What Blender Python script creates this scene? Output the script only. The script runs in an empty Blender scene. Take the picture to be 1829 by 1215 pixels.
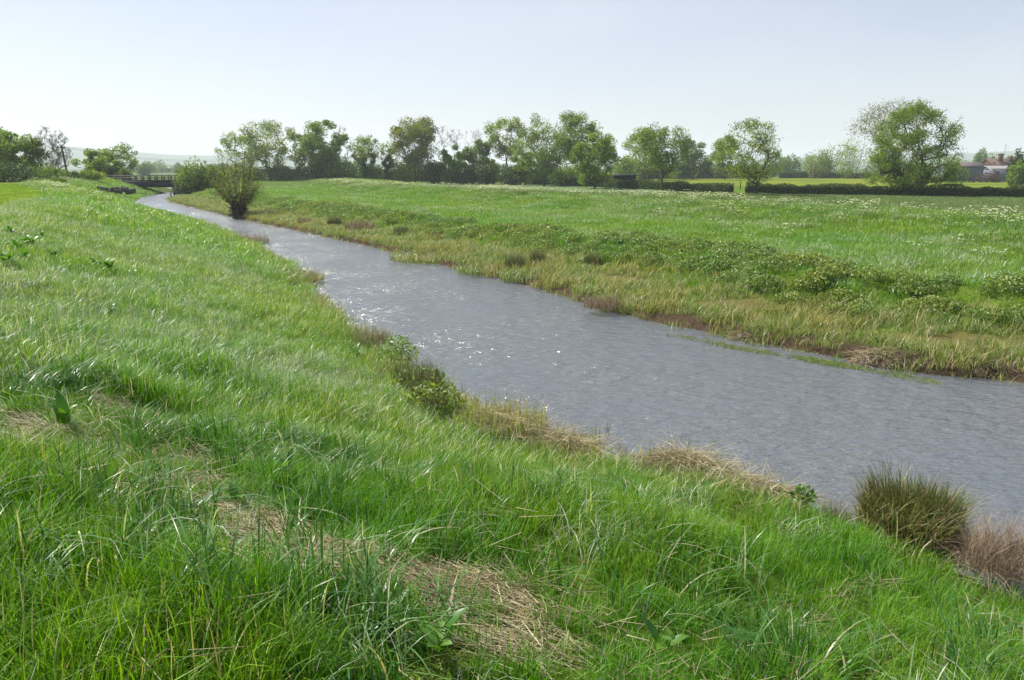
import bpy, math, random
import numpy as np
from mathutils import Vector

random.seed(11)
rng = np.random.default_rng(11)
scene = bpy.context.scene
PI = math.pi

# ------------------------------------------------------------------ camera
PITCH = math.atan((607.5 - 300) / 1400)
EYE = 4.3
cam_data = bpy.data.cameras.new("camera")
cam_data.sensor_width = 36
cam_data.lens = 1400 / 1829 * 36
cam_data.clip_start = 0.05
cam_data.clip_end = 20000
cam = bpy.data.objects.new("camera", cam_data)
scene.collection.objects.link(cam)
cam.location = (0, 0, EYE)
cam.rotation_euler = (PI / 2 - PITCH, 0, 0)
scene.camera = cam

# ------------------------------------------------------------------ light
SUN_AZ = math.radians(-60)      # left of straight ahead
SUN_EL = math.radians(49)
world = bpy.data.worlds.new("World")
scene.world = world
world.use_nodes = True
nt = world.node_tree
bg = nt.nodes["Background"]
sky = nt.nodes.new("ShaderNodeTexSky")
sky.sky_type = 'NISHITA'
sky.sun_disc = False
sky.sun_elevation = SUN_EL
sky.sun_rotation = SUN_AZ
sky.air_density = 1.0
sky.dust_density = 0.8
sky.ozone_density = 1.4
grade = nt.nodes.new("ShaderNodeMix"); grade.data_type = 'RGBA'; grade.blend_type = 'MULTIPLY'
grade.inputs[0].default_value = 1.0; grade.inputs[7].default_value = (1.03, .95, 1.02, 1)
nt.links.new(sky.outputs[0], grade.inputs[6])
# a thin high veil of cloud, very slightly uneven
tcw = nt.nodes.new("ShaderNodeTexCoord"); mpw = nt.nodes.new("ShaderNodeMapping"); mpw.inputs["Scale"].default_value = (1.2, 2.2, 5)
nzw = nt.nodes.new("ShaderNodeTexNoise"); nzw.inputs["Scale"].default_value = 1.6; nzw.inputs["Detail"].default_value = 6
nt.links.new(tcw.outputs["Generated"], mpw.inputs[0]); nt.links.new(mpw.outputs[0], nzw.inputs["Vector"])
mrw = nt.nodes.new("ShaderNodeMapRange"); mrw.inputs[1].default_value = .3; mrw.inputs[2].default_value = .7; mrw.inputs[3].default_value = .3; mrw.inputs[4].default_value = .56
nt.links.new(nzw.outputs["Fac"], mrw.inputs[0])
veil = nt.nodes.new("ShaderNodeMix"); veil.data_type = 'RGBA'; veil.inputs[7].default_value = (6.75, 6.85, 7.3, 1)
nt.links.new(mrw.outputs[0], veil.inputs[0]); nt.links.new(grade.outputs[2], veil.inputs[6]); nt.links.new(veil.outputs[2], bg.inputs[0])
bg.inputs[1].default_value = 0.082
sun_data = bpy.data.lights.new("sun", 'SUN')
sun_data.energy = 5.0
sun_data.angle = math.radians(0.6)
sun_data.color = (1.0, 0.955, 0.88)
sun = bpy.data.objects.new("sun", sun_data)
scene.collection.objects.link(sun)
sdir = Vector((math.sin(SUN_AZ) * math.cos(SUN_EL), math.cos(SUN_AZ) * math.cos(SUN_EL), math.sin(SUN_EL)))
sun.rotation_euler = sdir.to_track_quat('Z', 'Y').to_euler()
vs = scene.view_settings
vs.view_transform = 'Standard'
vs.look = 'None'
vs.gamma = 1
vs.use_curve_mapping = False
vs.exposure = 0.66
scene.cycles.max_bounces = 6
scene.cycles.diffuse_bounces = 2
scene.cycles.glossy_bounces = 2
scene.cycles.transmission_bounces = 2
scene.cycles.transparent_max_bounces = 4
scene.cycles.volume_bounces = 1

# ------------------------------------------------------------------ helpers
def ray(xp, yp):
    """direction of a picture point, used only to read distances off the photograph"""
    a = (xp - 914.5) / 1400
    b = -(yp - 607.5) / 1400
    return np.array([a, math.cos(PITCH) + b * math.sin(PITCH), -math.sin(PITCH) + b * math.cos(PITCH)])

def on_level(xp, yp, z):
    d = ray(xp, yp)
    t = (z - EYE) / d[2]
    return np.array([d[0] * t, d[1] * t])

def at_depth(xp, yp, Y):
    d = ray(xp, yp)
    t = Y / d[1]
    return d[0] * t, EYE + d[2] * t

def to_px(P):
    x, y, z = P[:, 0], P[:, 1], P[:, 2] - EYE
    f = y * math.cos(PITCH) - z * math.sin(PITCH)
    u = y * math.sin(PITCH) + z * math.cos(PITCH)
    f2 = np.where(f > 0.2, f, 0.2)
    return 914.5 + 1400 * x / f2, 607.5 - 1400 * u / f2, f

def tag(o, label=None, cat=None, group=None, kind=None):
    if label: o["label"] = label
    if cat: o["category"] = cat
    if group: o["group"] = group
    if kind: o["kind"] = kind
    return o

def link(o):
    scene.collection.objects.link(o)
    return o

def make_mesh(name, V, F, mats=(), attrs=None, smooth=False, midx=None):
    """V (n,3); F (m,3) or (m,4)"""
    me = bpy.data.meshes.new(name)
    V = np.asarray(V, dtype=np.float32)
    F = np.asarray(F, dtype=np.int32)
    me.vertices.add(len(V))
    me.vertices.foreach_set("co", V.ravel())
    k = F.shape[1]
    me.loops.add(F.size)
    me.loops.foreach_set("vertex_index", F.ravel())
    me.polygons.add(len(F))
    me.polygons.foreach_set("loop_start", np.arange(len(F), dtype=np.int32) * k)
    me.polygons.foreach_set("loop_total", np.full(len(F), k, dtype=np.int32))
    if smooth:
        me.polygons.foreach_set("use_smooth", np.ones(len(F), dtype=bool))
    for m in mats:
        me.materials.append(m)
    if midx is not None:
        me.polygons.foreach_set("material_index", np.asarray(midx, dtype=np.int32))
    if attrs:
        for an, av in attrs.items():
            av = np.asarray(av, dtype=np.float32)
            if av.ndim == 1:
                a = me.attributes.new(an, 'FLOAT', 'POINT')
                a.data.foreach_set("value", av)
            else:
                a = me.attributes.new(an, 'FLOAT_COLOR', 'POINT')
                a.data.foreach_set("color", np.hstack([av, np.ones((len(av), 1), dtype=np.float32)]).ravel())
    me.update(calc_edges=True)
    return me

def obj(name, me, parent=None):
    o = bpy.data.objects.new(name, me)
    link(o)
    if parent is not None:
        o.parent = parent
    return o

def empty(name, loc=(0, 0, 0), rz=0.0):
    o = bpy.data.objects.new(name, None)
    o.location = loc
    o.rotation_euler = (0, 0, rz)
    o.empty_display_size = 0.3
    return link(o)

class MB:
    """collects boxes and tubes for one mesh"""
    def __init__(self):
        self.V, self.F, self.n = [], [], 0
    def add(self, V, F):
        self.V.append(np.asarray(V, float)); self.F.append(np.asarray(F, int) + self.n); self.n += len(V)
    def box(self, c, s, rz=0.0, rx=0.0):
        c = np.asarray(c, float); s = np.asarray(s, float) / 2
        P = np.array([[i, j, k] for k in (-1, 1) for j in (-1, 1) for i in (-1, 1)], float) * s
        if rx:
            ca, sa = math.cos(rx), math.sin(rx)
            P = P @ np.array([[1, 0, 0], [0, ca, -sa], [0, sa, ca]]).T
        if rz:
            ca, sa = math.cos(rz), math.sin(rz)
            P = P @ np.array([[ca, -sa, 0], [sa, ca, 0], [0, 0, 1]]).T
        self.add(P + c, [[0, 2, 3, 1], [4, 5, 7, 6], [0, 1, 5, 4], [2, 6, 7, 3], [0, 4, 6, 2], [1, 3, 7, 5]])
    def tube(self, a, b, ra, rb, k=5):
        V, F = tubes(np.array([a]), np.array([b]), np.array([ra]), np.array([rb]), k)
        self.add(V, F)
    def mesh(self, name, mats, **kw):
        return make_mesh(name, np.vstack(self.V), np.vstack(self.F), mats, **kw)

def tubes(A, B, ra, rb, k=5):
    """many tapered segments as quads"""
    A = np.asarray(A, float); B = np.asarray(B, float)
    d = B - A
    L = np.linalg.norm(d, axis=1, keepdims=True); L[L == 0] = 1
    d = d / L
    ref = np.where(np.abs(d[:, 2:3]) < 0.9, np.array([[0, 0, 1.0]]), np.array([[1.0, 0, 0]]))
    u = np.cross(d, ref); u /= np.linalg.norm(u, axis=1, keepdims=True)
    v = np.cross(d, u)
    ang = np.arange(k) * 2 * PI / k
    c = np.cos(ang)[None, :, None]; s = np.sin(ang)[None, :, None]
    ring = u[:, None, :] * c + v[:, None, :] * s
    P0 = A[:, None, :] + ring * np.asarray(ra)[:, None, None]
    P1 = B[:, None, :] + ring * np.asarray(rb)[:, None, None]
    V = np.concatenate([P0, P1], axis=1).reshape(-1, 3)
    n = len(A)
    base = (np.arange(n) * 2 * k)[:, None]
    i = np.arange(k)[None, :]; j = (i + 1) % k
    F = np.stack([base + i, base + j, base + k + j, base + k + i], axis=2).reshape(-1, 4)
    return V, F

def rand_dirs(n, r=rng):
    v = r.normal(size=(n, 3))
    return v / np.linalg.norm(v, axis=1, keepdims=True)

def cards(P, size, up=0.0, aspect=0.6, r=rng):
    """leaf shaped quads (diamonds) with random facing, centred on P"""
    n = len(P)
    nrm = rand_dirs(n, r); nrm[:, 2] += up
    nrm /= np.linalg.norm(nrm, axis=1, keepdims=True)
    t = np.cross(nrm, rand_dirs(n, r)); t /= np.linalg.norm(t, axis=1, keepdims=True)
    b = np.cross(nrm, t)
    s = (np.asarray(size) * np.ones(n))[:, None]
    V = np.stack([P - t * s, P - b * s * aspect + nrm * s * .15, P + t * s, P + b * s * aspect + nrm * s * .15], axis=1).reshape(-1, 3)
    F = np.arange(4 * n).reshape(n, 4)
    return V, F

# value noise, several octaves, used to place patches
_G = np.random.default_rng(5).random((64, 64, 8)) 
def vnoise(x, y, scale, ch=0):
    x = np.asarray(x, float) / scale + 17.3; y = np.asarray(y, float) / scale + 9.1
    xi = np.floor(x).astype(int); yi = np.floor(y).astype(int)
    fx = x - xi; fy = y - yi
    fx = fx * fx * (3 - 2 * fx); fy = fy * fy * (3 - 2 * fy)
    g = _G[:, :, ch]
    a = g[xi % 64, yi % 64]; b = g[(xi + 1) % 64, yi % 64]; c = g[xi % 64, (yi + 1) % 64]; d = g[(xi + 1) % 64, (yi + 1) % 64]
    return (a * (1 - fx) + b * fx) * (1 - fy) + (c * (1 - fx) + d * fx) * fy
def fnoise(x, y, scale, ch=0):
    return (vnoise(x, y, scale, ch) * .55 + vnoise(x, y, scale * .43, (ch + 1) % 8) * .3 + vnoise(x, y, scale * .19, (ch + 2) % 8) * .15)

# ------------------------------------------------------------------ materials
def new_mat(name):
    m = bpy.data.materials.new(name)
    m.use_nodes = True
    n = m.node_tree.nodes; l = m.node_tree.links
    for x in list(n):
        if x.type != 'OUTPUT_MATERIAL': n.remove(x)
    out = [x for x in n if x.type == 'OUTPUT_MATERIAL'][0]
    return m, n, l, out

def ramp(n, l, fac, stops):
    r = n.new("ShaderNodeValToRGB")
    el = r.color_ramp.elements
    el[0].position, el[0].color = stops[0][0], (*stops[0][1], 1)
    el[1].position, el[1].color = stops[-1][0], (*stops[-1][1], 1)
    for p, c in stops[1:-1]:
        e = el.new(p); e.color = (*c, 1)
    l.new(fac, r.inputs[0])
    return r.outputs[0]

def noise_node(n, l, scale, detail=3, vec=None, rough=.5):
    t = n.new("ShaderNodeTexNoise")
    t.inputs["Scale"].default_value = scale
    t.inputs["Detail"].default_value = detail
    t.inputs["Roughness"].default_value = rough
    if vec is not None: l.new(vec, t.inputs["Vector"])
    return t.outputs["Fac"]

def mixc(n, l, fac, a, b, mode='MIX'):
    m = n.new("ShaderNodeMix"); m.data_type = 'RGBA'; m.blend_type = mode
    def put(sock, v):
        if isinstance(v, (int, float)): sock.default_value = v
        elif isinstance(v, tuple): sock.default_value = (*v, 1)
        else: l.new(v, sock)
    put(m.inputs[0], fac); put(m.inputs[6], a); put(m.inputs[7], b)
    return m.outputs[2]

def leaf_mat(name, stops, trans=.35, rough=.45, spec=.5, patch=None, patch_scale=.25, glow=(1.35, 1.45, .35)):
    """leaves and blades: colour by the per-leaf attribute 'tint', patches by place, light passes through"""
    m, n, l, out = new_mat(name)
    at = n.new("ShaderNodeAttribute"); at.attribute_name = "tint"
    col = ramp(n, l, at.outputs["Fac"], stops)
    if patch is not None:
        geo = n.new("ShaderNodeNewGeometry")
        f = noise_node(n, l, patch_scale, 3, geo.outputs["Position"])
        mr = n.new("ShaderNodeMapRange"); mr.inputs[1].default_value = .42; mr.inputs[2].default_value = .62
        l.new(f, mr.inputs[0])
        m2 = mixc(n, l, mr.outputs[0], (1, 1, 1), patch)
        col = mixc(n, l, 1.0, col, m2, 'MULTIPLY')
    p = n.new("ShaderNodeBsdfPrincipled")
    l.new(col, p.inputs["Base Color"])
    p.inputs["Roughness"].default_value = rough
    p.inputs["Specular IOR Level"].default_value = spec
    t = n.new("ShaderNodeBsdfTranslucent")
    tc = mixc(n, l, 1.0, col, glow, 'MULTIPLY')
    l.new(tc, t.inputs["Color"])
    mx = n.new("ShaderNodeMixShader"); mx.inputs[0].default_value = trans
    l.new(p.outputs[0], mx.inputs[1]); l.new(t.outputs[0], mx.inputs[2])
    l.new(mx.outputs[0], out.inputs["Surface"])
    return m

def rough_mat(name, c1, c2, scale=3.0, rough=.9, bump=.3, spec=.2, stretch=(1, 1, 1), metallic=0.0):
    m, n, l, out = new_mat(name)
    tc = n.new("ShaderNodeTexCoord"); mp = n.new("ShaderNodeMapping"); mp.inputs["Scale"].default_value = stretch
    l.new(tc.outputs["Object"], mp.inputs["Vector"])
    f = noise_node(n, l, scale, 5, mp.outputs[0], .6)
    col = ramp(n, l, f, [(.3, c1), (.7, c2)])
    p = n.new("ShaderNodeBsdfPrincipled")
    l.new(col, p.inputs["Base Color"])
    p.inputs["Roughness"].default_value = rough
    p.inputs["Specular IOR Level"].default_value = spec
    p.inputs["Metallic"].default_value = metallic
    if bump:
        b = n.new("ShaderNodeBump"); b.inputs["Strength"].default_value = bump; b.inputs["Distance"].default_value = .05
        l.new(f, b.inputs["Height"]); l.new(b.outputs[0], p.inputs["Normal"])
    l.new(p.outputs[0], out.inputs["Surface"])
    return m

G_MAIN = [(0, (.04, .125, .002)), (.35, (.095, .23, .003)), (.7, (.18, .335, .007)), (.9, (.29, .41, .03)), (.93, (.42, .36, .19)), (1, (.5, .43, .25))]
G_BLUE = [(0, (.03, .11, .012)), (.5, (.06, .17, .025)), (.88, (.13, .25, .06)), (.92, (.36, .34, .2)), (1, (.45, .4, .27))]
G_SHORT = [(0, (.11, .2, .006)), (.5, (.2, .3, .01)), (1, (.24, .3, .03))]
G_SEDGE = [(0, (.06, .14, .01)), (.45, (.13, .23, .02)), (.75, (.21, .29, .05)), (.9, (.33, .33, .14)), (1, (.45, .4, .26))]
G_STRAW = [(0, (.2, .15, .07)), (.4, (.4, .33, .17)), (.8, (.56, .49, .3)), (1, (.72, .66, .46))]
G_BROWN = [(0, (.07, .045, .025)), (.5, (.15, .1, .06)), (1, (.3, .22, .14))]
M_grass = leaf_mat("meadow_grass_blade", G_MAIN, .3, .45, .2, patch=(.75, .95, 2.2), patch_scale=.35)
M_bank = leaf_mat("bank_grass_blade", [(0, (.06, .15, .004)), (.35, (.125, .26, .007)), (.7, (.21, .355, .02)), (.9, (.33, .44, .08)), (.93, (.45, .42, .25)), (1, (.58, .54, .38))], .36, .38, .5, patch=(.8, .97, 1.6), patch_scale=.22)
M_hay = leaf_mat("hay_meadow_blade", [(0, (.085, .14, .04)), (1, (.2, .26, .1))], .3, .45, .35)
M_coarse = leaf_mat("coarse_blue_grass_blade", G_BLUE, .32, .38, .42)
M_short = leaf_mat("short_turf_blade", G_SHORT, .4, .5, .3, patch=(.85, 1, 1), patch_scale=.15)
M_sedge = leaf_mat("bank_sedge_blade", G_SEDGE, .35, .4, .4, patch=(1.2, .96, .85), patch_scale=.5, glow=(1.15, 1.35, .6))
M_straw = leaf_mat("dead_reed_straw", G_STRAW, .15, .5, .3, glow=(1, 1, .9))
M_brown = leaf_mat("brown_dead_stalk", [(0, (.12, .08, .05)), (.5, (.24, .17, .11)), (1, (.42, .33, .23))], .2, .6, .3, glow=(1, 1, .9))
M_rush = leaf_mat("rush_stem", [(0, (.09, .15, .02)), (.5, (.19, .26, .05)), (.75, (.36, .31, .13)), (1, (.5, .34, .19))], .35, .45, .4, glow=(1.1, 1.2, .8))
M_rushfar = leaf_mat("dull_rush_stem", [(0, (.05, .075, .02)), (.55, (.11, .14, .04)), (.8, (.19, .16, .08)), (1, (.28, .22, .13))], .3, .5, .3, glow=(1, 1.1, .8))
M_nettle = leaf_mat("nettle_leaf", [(0, (.05, .115, .018)), (.5, (.13, .225, .045)), (1, (.32, .42, .18))], .3, .45, .4, patch=(1.25, 1.0, .8), patch_scale=.3)
M_silver = leaf_mat("painted_sheen_foxtail_blade", [(0, (.11, .19, .07)), (.5, (.22, .31, .145)), (.8, (.38, .45, .29)), (.9, (.52, .56, .42)), (1, (.66, .66, .54))], .3, .42, .45)  # pale stops paint in sun glints and sheen along with the seed heads
M_dock = leaf_mat("dock_leaf", [(0, (.05, .15, .012)), (1, (.15, .3, .03))], .35, .4, .4)
M_umbel = leaf_mat("white_umbel", [(0, (.6, .6, .5)), (1, (.8, .8, .72))], .3, .7, .1)
M_pstem = leaf_mat("parsley_stem", [(0, (.09, .16, .03)), (1, (.2, .27, .08))], .3, .5, .3)
M_mud = rough_mat("wet_bank_mud", (.06, .042, .028), (.14, .1, .07), 6, .55, .6, .4)
M_bark = rough_mat("grey_bark", (.035, .028, .022), (.1, .085, .065), 6, .9, .5, .2, (3, 3, .6))
M_barkpale = rough_mat("pale_grey_twigs", (.13, .115, .1), (.22, .2, .18), 6, .9, .3, .2)
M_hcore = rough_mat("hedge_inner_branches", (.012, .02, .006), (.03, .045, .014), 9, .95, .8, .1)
M_barkdark = rough_mat("dark_bark", (.025, .02, .015), (.06, .05, .04), 6, .9, .5, .2)

# ------------------------------------------------------------------ river banks in plan
near_px = [(1829, 1050), (1700, 985), (1520, 930), (1440, 890), (1160, 825), (1060, 812), (960, 775), (860, 720), (740, 655),
           (680, 608), (600, 560), (568, 520), (550, 495), (515, 470), (440, 432), (380, 402), (300, 380), (240, 369), (222, 362), (250, 352), (262, 347.5)]
far_px = [(1829, 682), (1620, 668), (1500, 642), (1300, 603), (1160, 576), (1080, 553), (1000, 526), (900, 500), (800, 477),
          (700, 450), (600, 427), (500, 407), (430, 392), (350, 373), (305, 362), (297, 357), (307, 349)]
NE = [(40, -22), (22, -8), (11, 2)] + [tuple(on_level(x, y, .22)) for x, y in near_px] + [(-62, 150), (-72, 168), (-98, 186), (-150, 200)]
FE = [(48, -14), (29, -1), (17, 9.5)] + [tuple(on_level(x, y, 0)) for x, y in far_px] + [(-50, 150), (-58, 176), (-90, 200), (-145, 214)]
NE = np.array(NE); FE = np.array(FE)

def chaikin(P, it=2):
    for _ in range(it):
        Q = np.empty((2 * len(P), 2)); Q[0] = P[0]; Q[-1] = P[-1]
        Q[1:-1:2] = P[:-1] * .75 + P[1:] * .25
        Q[2:-1:2] = P[:-1] * .25 + P[1:] * .75
        P = Q
    return P
NE = chaikin(NE, 1); FE = chaikin(FE, 1)

def sdist(x, y, P):
    """signed distance to polyline, + on the left of its direction of travel"""
    x = np.asarray(x, float).ravel(); y = np.asarray(y, float).ravel()
    best = np.full(x.shape, 1e18); sg = np.ones(x.shape)
    for i in range(len(P) - 1):
        ax, ay = P[i]; dx, dy = P[i + 1] - P[i]
        L2 = dx * dx + dy * dy
        t = np.clip(((x - ax) * dx + (y - ay) * dy) / L2, 0, 1)
        ex = x - (ax + t * dx); ey = y - (ay + t * dy)
        d2 = ex * ex + ey * ey
        c = dx * (y - ay) - dy * (x - ax)
        m = d2 < best - 1e-9
        best = np.where(m, d2, best); sg = np.where(m, np.sign(c), sg)
    return np.sqrt(best) * sg

NP_ = np.array([(-30, -1.2), (-1.2, -.8), (-.3, -.15), (0, 0), (.12, .1), (.7, .2), (2, .52), (5, 1.46), (8.2, 2.42), (9.6, 2.62), (11, 2.55), (16, 2.38), (22, 2.3), (60, 2.25), (500, 2.0)])
FP_ = np.array([(-30, -1.2), (-1.2, -.8), (-.3, -.12), (0, 0), (.1, .24), (1.0, .34), (3.2, .52), (4.4, .85), (5.3, 1.14), (8, 1.15), (14, 1.1), (18.5, 1.15), (23, 1.86), (25.5, 1.95), (29, 1.75),
                (36, .95), (44, .55), (60, .5), (3000, .5)])

def height(x, y):
    sh = np.shape(x)
    x = np.asarray(x, float).ravel(); y = np.asarray(y, float).ravel()
    dn = sdist(x, y, NE); df = -sdist(x, y, FE)
    wig = (fnoise(x, y, 3.0, 3) - .5) * .9
    fade = np.clip(1 - np.hypot(x, y) / 400, 0, 1)
    n2 = dn + wig * np.clip(np.abs(dn) / 1.5, .25, 1)
    f2 = df + wig * 1.3 * np.clip(np.abs(df) / 1.5, .35, 1) + (fnoise(x, y, 2.4, 7) - .5) * 2.6 * np.exp(-((df - 5) / 2.5) ** 2)
    zn = np.interp(n2, NP_[:, 0], NP_[:, 1])
    zf = np.interp(f2, FP_[:, 0], FP_[:, 1])
    near_side = dn > 0
    far_side = (df > 0) & ~near_side
    z = np.where(near_side, zn, np.where(far_side, zf, -np.minimum(np.minimum(-dn, -df), 1.2)))
    land = near_side | far_side
    d = np.where(near_side, dn, df)
    amp = np.clip(d / 2, 0, 1)
    z = z + land * amp * fade * ((fnoise(x, y, 1.6, 0) - .5) * .22 + (fnoise(x, y, 7.0, 5) - .5) * .28)
    z = z + near_side * np.clip((dn - 2) / 2, 0, 1) * np.clip(1 - np.hypot(x, y) / 30, 0, 1) * (fnoise(x, y, .9, 6) - .5) * .3
    z = z + land * fade * amp * .45 * np.exp(-(((x + 17) / 13) ** 2 + ((y - 133) / 9) ** 2))
    # hollows and rise in the tussocky slope at the foreground left
    z = z + .12 * np.exp(-(((x + 1.2) / .5) ** 2 + ((y - 3.1) / .45) ** 2)) * near_side
    # far side: the fields lie level; rough ground rises gently to the road bank left of the bridge
    # distant hills
    r = np.hypot(x, y)
    az = np.degrees(np.arctan2(x, y))
    hill = np.clip((r - 2500) / 1500, 0, 1) ** 1.3
    shape = 20 + 78 * np.exp(-((az + 31) / 8) ** 2) + 40 * np.exp(-((az + 14) / 9) ** 2) + 52 * np.exp(-((az - 33) / 9) ** 2) + 14 * (fnoise(az * 40 + 900, r * .0 + 50, 300, 4) - .5)
    z = z + hill * shape * np.clip((6500 - r) / 800 + 1, 0, 1)
    return z.reshape(sh)

# ------------------------------------------------------------------ ground sheet
def axis(lo, hi, fine_lo, fine_hi, step, grow):
    a = list(np.arange(fine_lo, fine_hi, step))
    s = step; v = a[-1]
    while v < hi:
        s *= grow; v += s; a.append(min(v, hi))
    s = step; v = a[0]; pre = []
    while v > lo:
        s *= grow; v -= s; pre.append(max(v, lo))
    return np.unique(np.array(pre[::-1] + a))
gx = axis(-7000, 7000, -12, 16, .16, 1.035)
gy = axis(-600, 7600, 1.5, 30, .16, 1.035)
GX, GY = np.meshgrid(gx, gy)
GZ = height(GX, GY)
nx_, ny_ = len(gx), len(gy)
dn = sdist(GX, GY, NE).reshape(GX.shape); df = -sdist(GX, GY, FE).reshape(GX.shape)
near_side = dn > 0

# the line of the near hedge beyond the flood bank (plan)
def hedge_pt(xp, yp): return on_level(xp, yp, .5)
HL = np.array([hedge_pt(2300, 358), hedge_pt(1829, 353), hedge_pt(1640, 350), hedge_pt(1480, 348), hedge_pt(1330, 346), hedge_pt(1200, 341), hedge_pt(1110, 336.5), hedge_pt(1030, 332), hedge_pt(945, 328), hedge_pt(700, 326)])
hd = sdist(GX, GY, HL).reshape(GX.shape)     # negative beyond the hedge
C = np.zeros(GX.shape + (3,))
def setc(mask, c):
    for k in range(3): C[..., k] = C[..., k] * (1 - mask) + c[k] * mask
ones = np.ones_like(GX)
nz = fnoise(GX, GY, 9, 2)
setc(ones, (.07, .12, .015))
setc((near_side & (dn > 10)) * 1.0, (.15, .21, .02))
field = np.clip((df - 31) / 4, 0, 1) * (~near_side)
setc(field, (.105, .16, .065))
beyond = (np.clip(-hd / 2, 0, 1)) * (df > 38) * (~near_side)
setc(beyond, (.085, .15, .015))
yel = beyond * np.clip((fnoise(GX, GY * .5, 16, 6) - .42) * 5, 0, 1) * (GX > 10) * (GY < 330)
setc(yel * .28, (.36, .31, .015))
r_ = np.hypot(GX, GY)
setc(np.clip((r_ - 420) / 200, 0, 1), (.08, .12, .045))
mud = np.where(near_side, np.clip(1 - (dn - .1) / .5, 0, 1), np.clip(1 - (df - .5) / 1.0, 0, 1))
mud = mud * (np.hypot(GX, GY) < 250)
litter = (~near_side) * np.clip(1 - np.abs(df - 2.2) / 2.6, 0, 1) * np.clip((fnoise(GX, GY, 2.5, 1) - .42) * 6, 0, 1) * np.clip((GX + 40) / 40, 0, 1)
setc(litter * .8, (.13, .105, .05))
setc(np.clip(mud, 0, 1), (.06, .044, .03))
setc(((dn < 0) & (df < 0)) * 1.0, (.07, .05, .035))
idx = np.arange(nx_ * ny_).reshape(ny_, nx_)
F = np.stack([idx[:-1, :-1], idx[:-1, 1:], idx[1:, 1:], idx[1:, :-1]], axis=-1).reshape(-1, 4)
m, n, l, out = new_mat("ground_surface")
at = n.new("ShaderNodeAttribute"); at.attribute_name = "ground_colour"
geo = n.new("ShaderNodeNewGeometry")
f1 = noise_node(n, l, 8, 5, geo.outputs["Position"], .65)
mp = n.new("ShaderNodeMapping"); mp.inputs["Scale"].default_value = (.25, 1, 1); l.new(geo.outputs["Position"], mp.inputs[0])
f2 = noise_node(n, l, .3, 5, mp.outputs[0], .6)
a1 = ramp(n, l, f1, [(.3, (.6, .6, .6)), (.7, (1.35, 1.3, 1.2))])
a2 = ramp(n, l, f2, [(.35, (.78, .84, .9)), (.65, (1.2, 1.12, 1.0))])
c = mixc(n, l, 1.0, at.outputs["Color"], a1, 'MULTIPLY')
c = mixc(n, l, 1.0, c, a2, 'MULTIPLY')
p = n.new("ShaderNodeBsdfPrincipled"); l.new(c, p.inputs["Base Color"]); p.inputs["Roughness"].default_value = .85
p.inputs["Specular IOR Level"].default_value = .05
b = n.new("ShaderNodeBump"); b.inputs["Strength"].default_value = .6; b.inputs["Distance"].default_value = .08
l.new(f1, b.inputs["Height"]); l.new(b.outputs[0], p.inputs["Normal"]); l.new(p.outputs[0], out.inputs["Surface"])
M_ground = m
g = obj("ground", make_mesh("ground", np.stack([GX, GY, GZ], -1).reshape(-1, 3), F, [M_ground], {"ground_colour": C.reshape(-1, 3)}, smooth=True))
tag(g, "green river banks and level meadows running out to far hills", "ground", kind="structure")

# ------------------------------------------------------------------ river water
def resample(P, n):
    s = np.r_[0, np.cumsum(np.linalg.norm(np.diff(P, axis=0), axis=1))]
    t = np.linspace(0, s[-1], n)
    return np.stack([np.interp(t, s, P[:, 0]), np.interp(t, s, P[:, 1])], 1)
A_ = resample(NE, 260); B_ = resample(FE, 260)
W = B_ - A_; Wl = np.linalg.norm(W, axis=1, keepdims=True); Wn = W / Wl
A_ = A_ - Wn * 1.3; B_ = B_ + Wn * 1.3
ts = np.linspace(0, 1, 13)
RV = np.stack([np.concatenate([A_ * (1 - t) + B_ * t, np.full((260, 1), 0.02)], 1) for t in ts], 1).reshape(-1, 3)
ii = np.arange(260 * 13).reshape(260, 13)
RF = np.stack([ii[:-1, :-1], ii[:-1, 1:], ii[1:, 1:], ii[1:, :-1]], -1).reshape(-1, 4)
m, n, l, out = new_mat("river_water_surface")
geo = n.new("ShaderNodeNewGeometry")
mp = n.new("ShaderNodeMapping"); mp.inputs["Rotation"].default_value = (0, 0, math.radians(14)); mp.inputs["Scale"].default_value = (.42, 1, 1)
l.new(geo.outputs["Position"], mp.inputs["Vector"])
w1 = noise_node(n, l, 3.6, 4, mp.outputs[0], .55)
w2 = noise_node(n, l, 11, 3, mp.outputs[0], .6)
w3 = noise_node(n, l, .35, 3, geo.outputs["Position"], .5)
mm = n.new("ShaderNodeMath"); mm.operation = 'MULTIPLY_ADD'; mm.inputs[1].default_value = .38
l.new(w2, mm.inputs[0]); l.new(w1, mm.inputs[2])
mr = n.new("ShaderNodeMapRange"); mr.inputs[1].default_value = .38; mr.inputs[2].default_value = .6; mr.inputs[3].default_value = .7; mr.inputs[4].default_value = 1.0
l.new(w3, mr.inputs[0])
b = n.new("ShaderNodeBump"); b.inputs["Distance"].default_value = .2
l.new(mr.outputs[0], b.inputs["Strength"]); l.new(mm.outputs[0], b.inputs["Height"])
p = n.new("ShaderNodeBsdfPrincipled")
wc = ramp(n, l, w3, [(.3, (.108, .122, .138)), (.7, (.135, .145, .155))])
l.new(wc, p.inputs["Base Color"])
p.inputs["Roughness"].default_value = .18
p.inputs["IOR"].default_value = 1.95
p.inputs["Specular IOR Level"].default_value = .55
l.new(b.outputs[0], p.inputs["Normal"]); l.new(p.outputs[0], out.inputs["Surface"])
g = obj("river_water", make_mesh("river_water", RV, RF, [m], smooth=True))
tag(g, "rippled grey-brown river water winding between the banks", "water", kind="structure")

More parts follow.
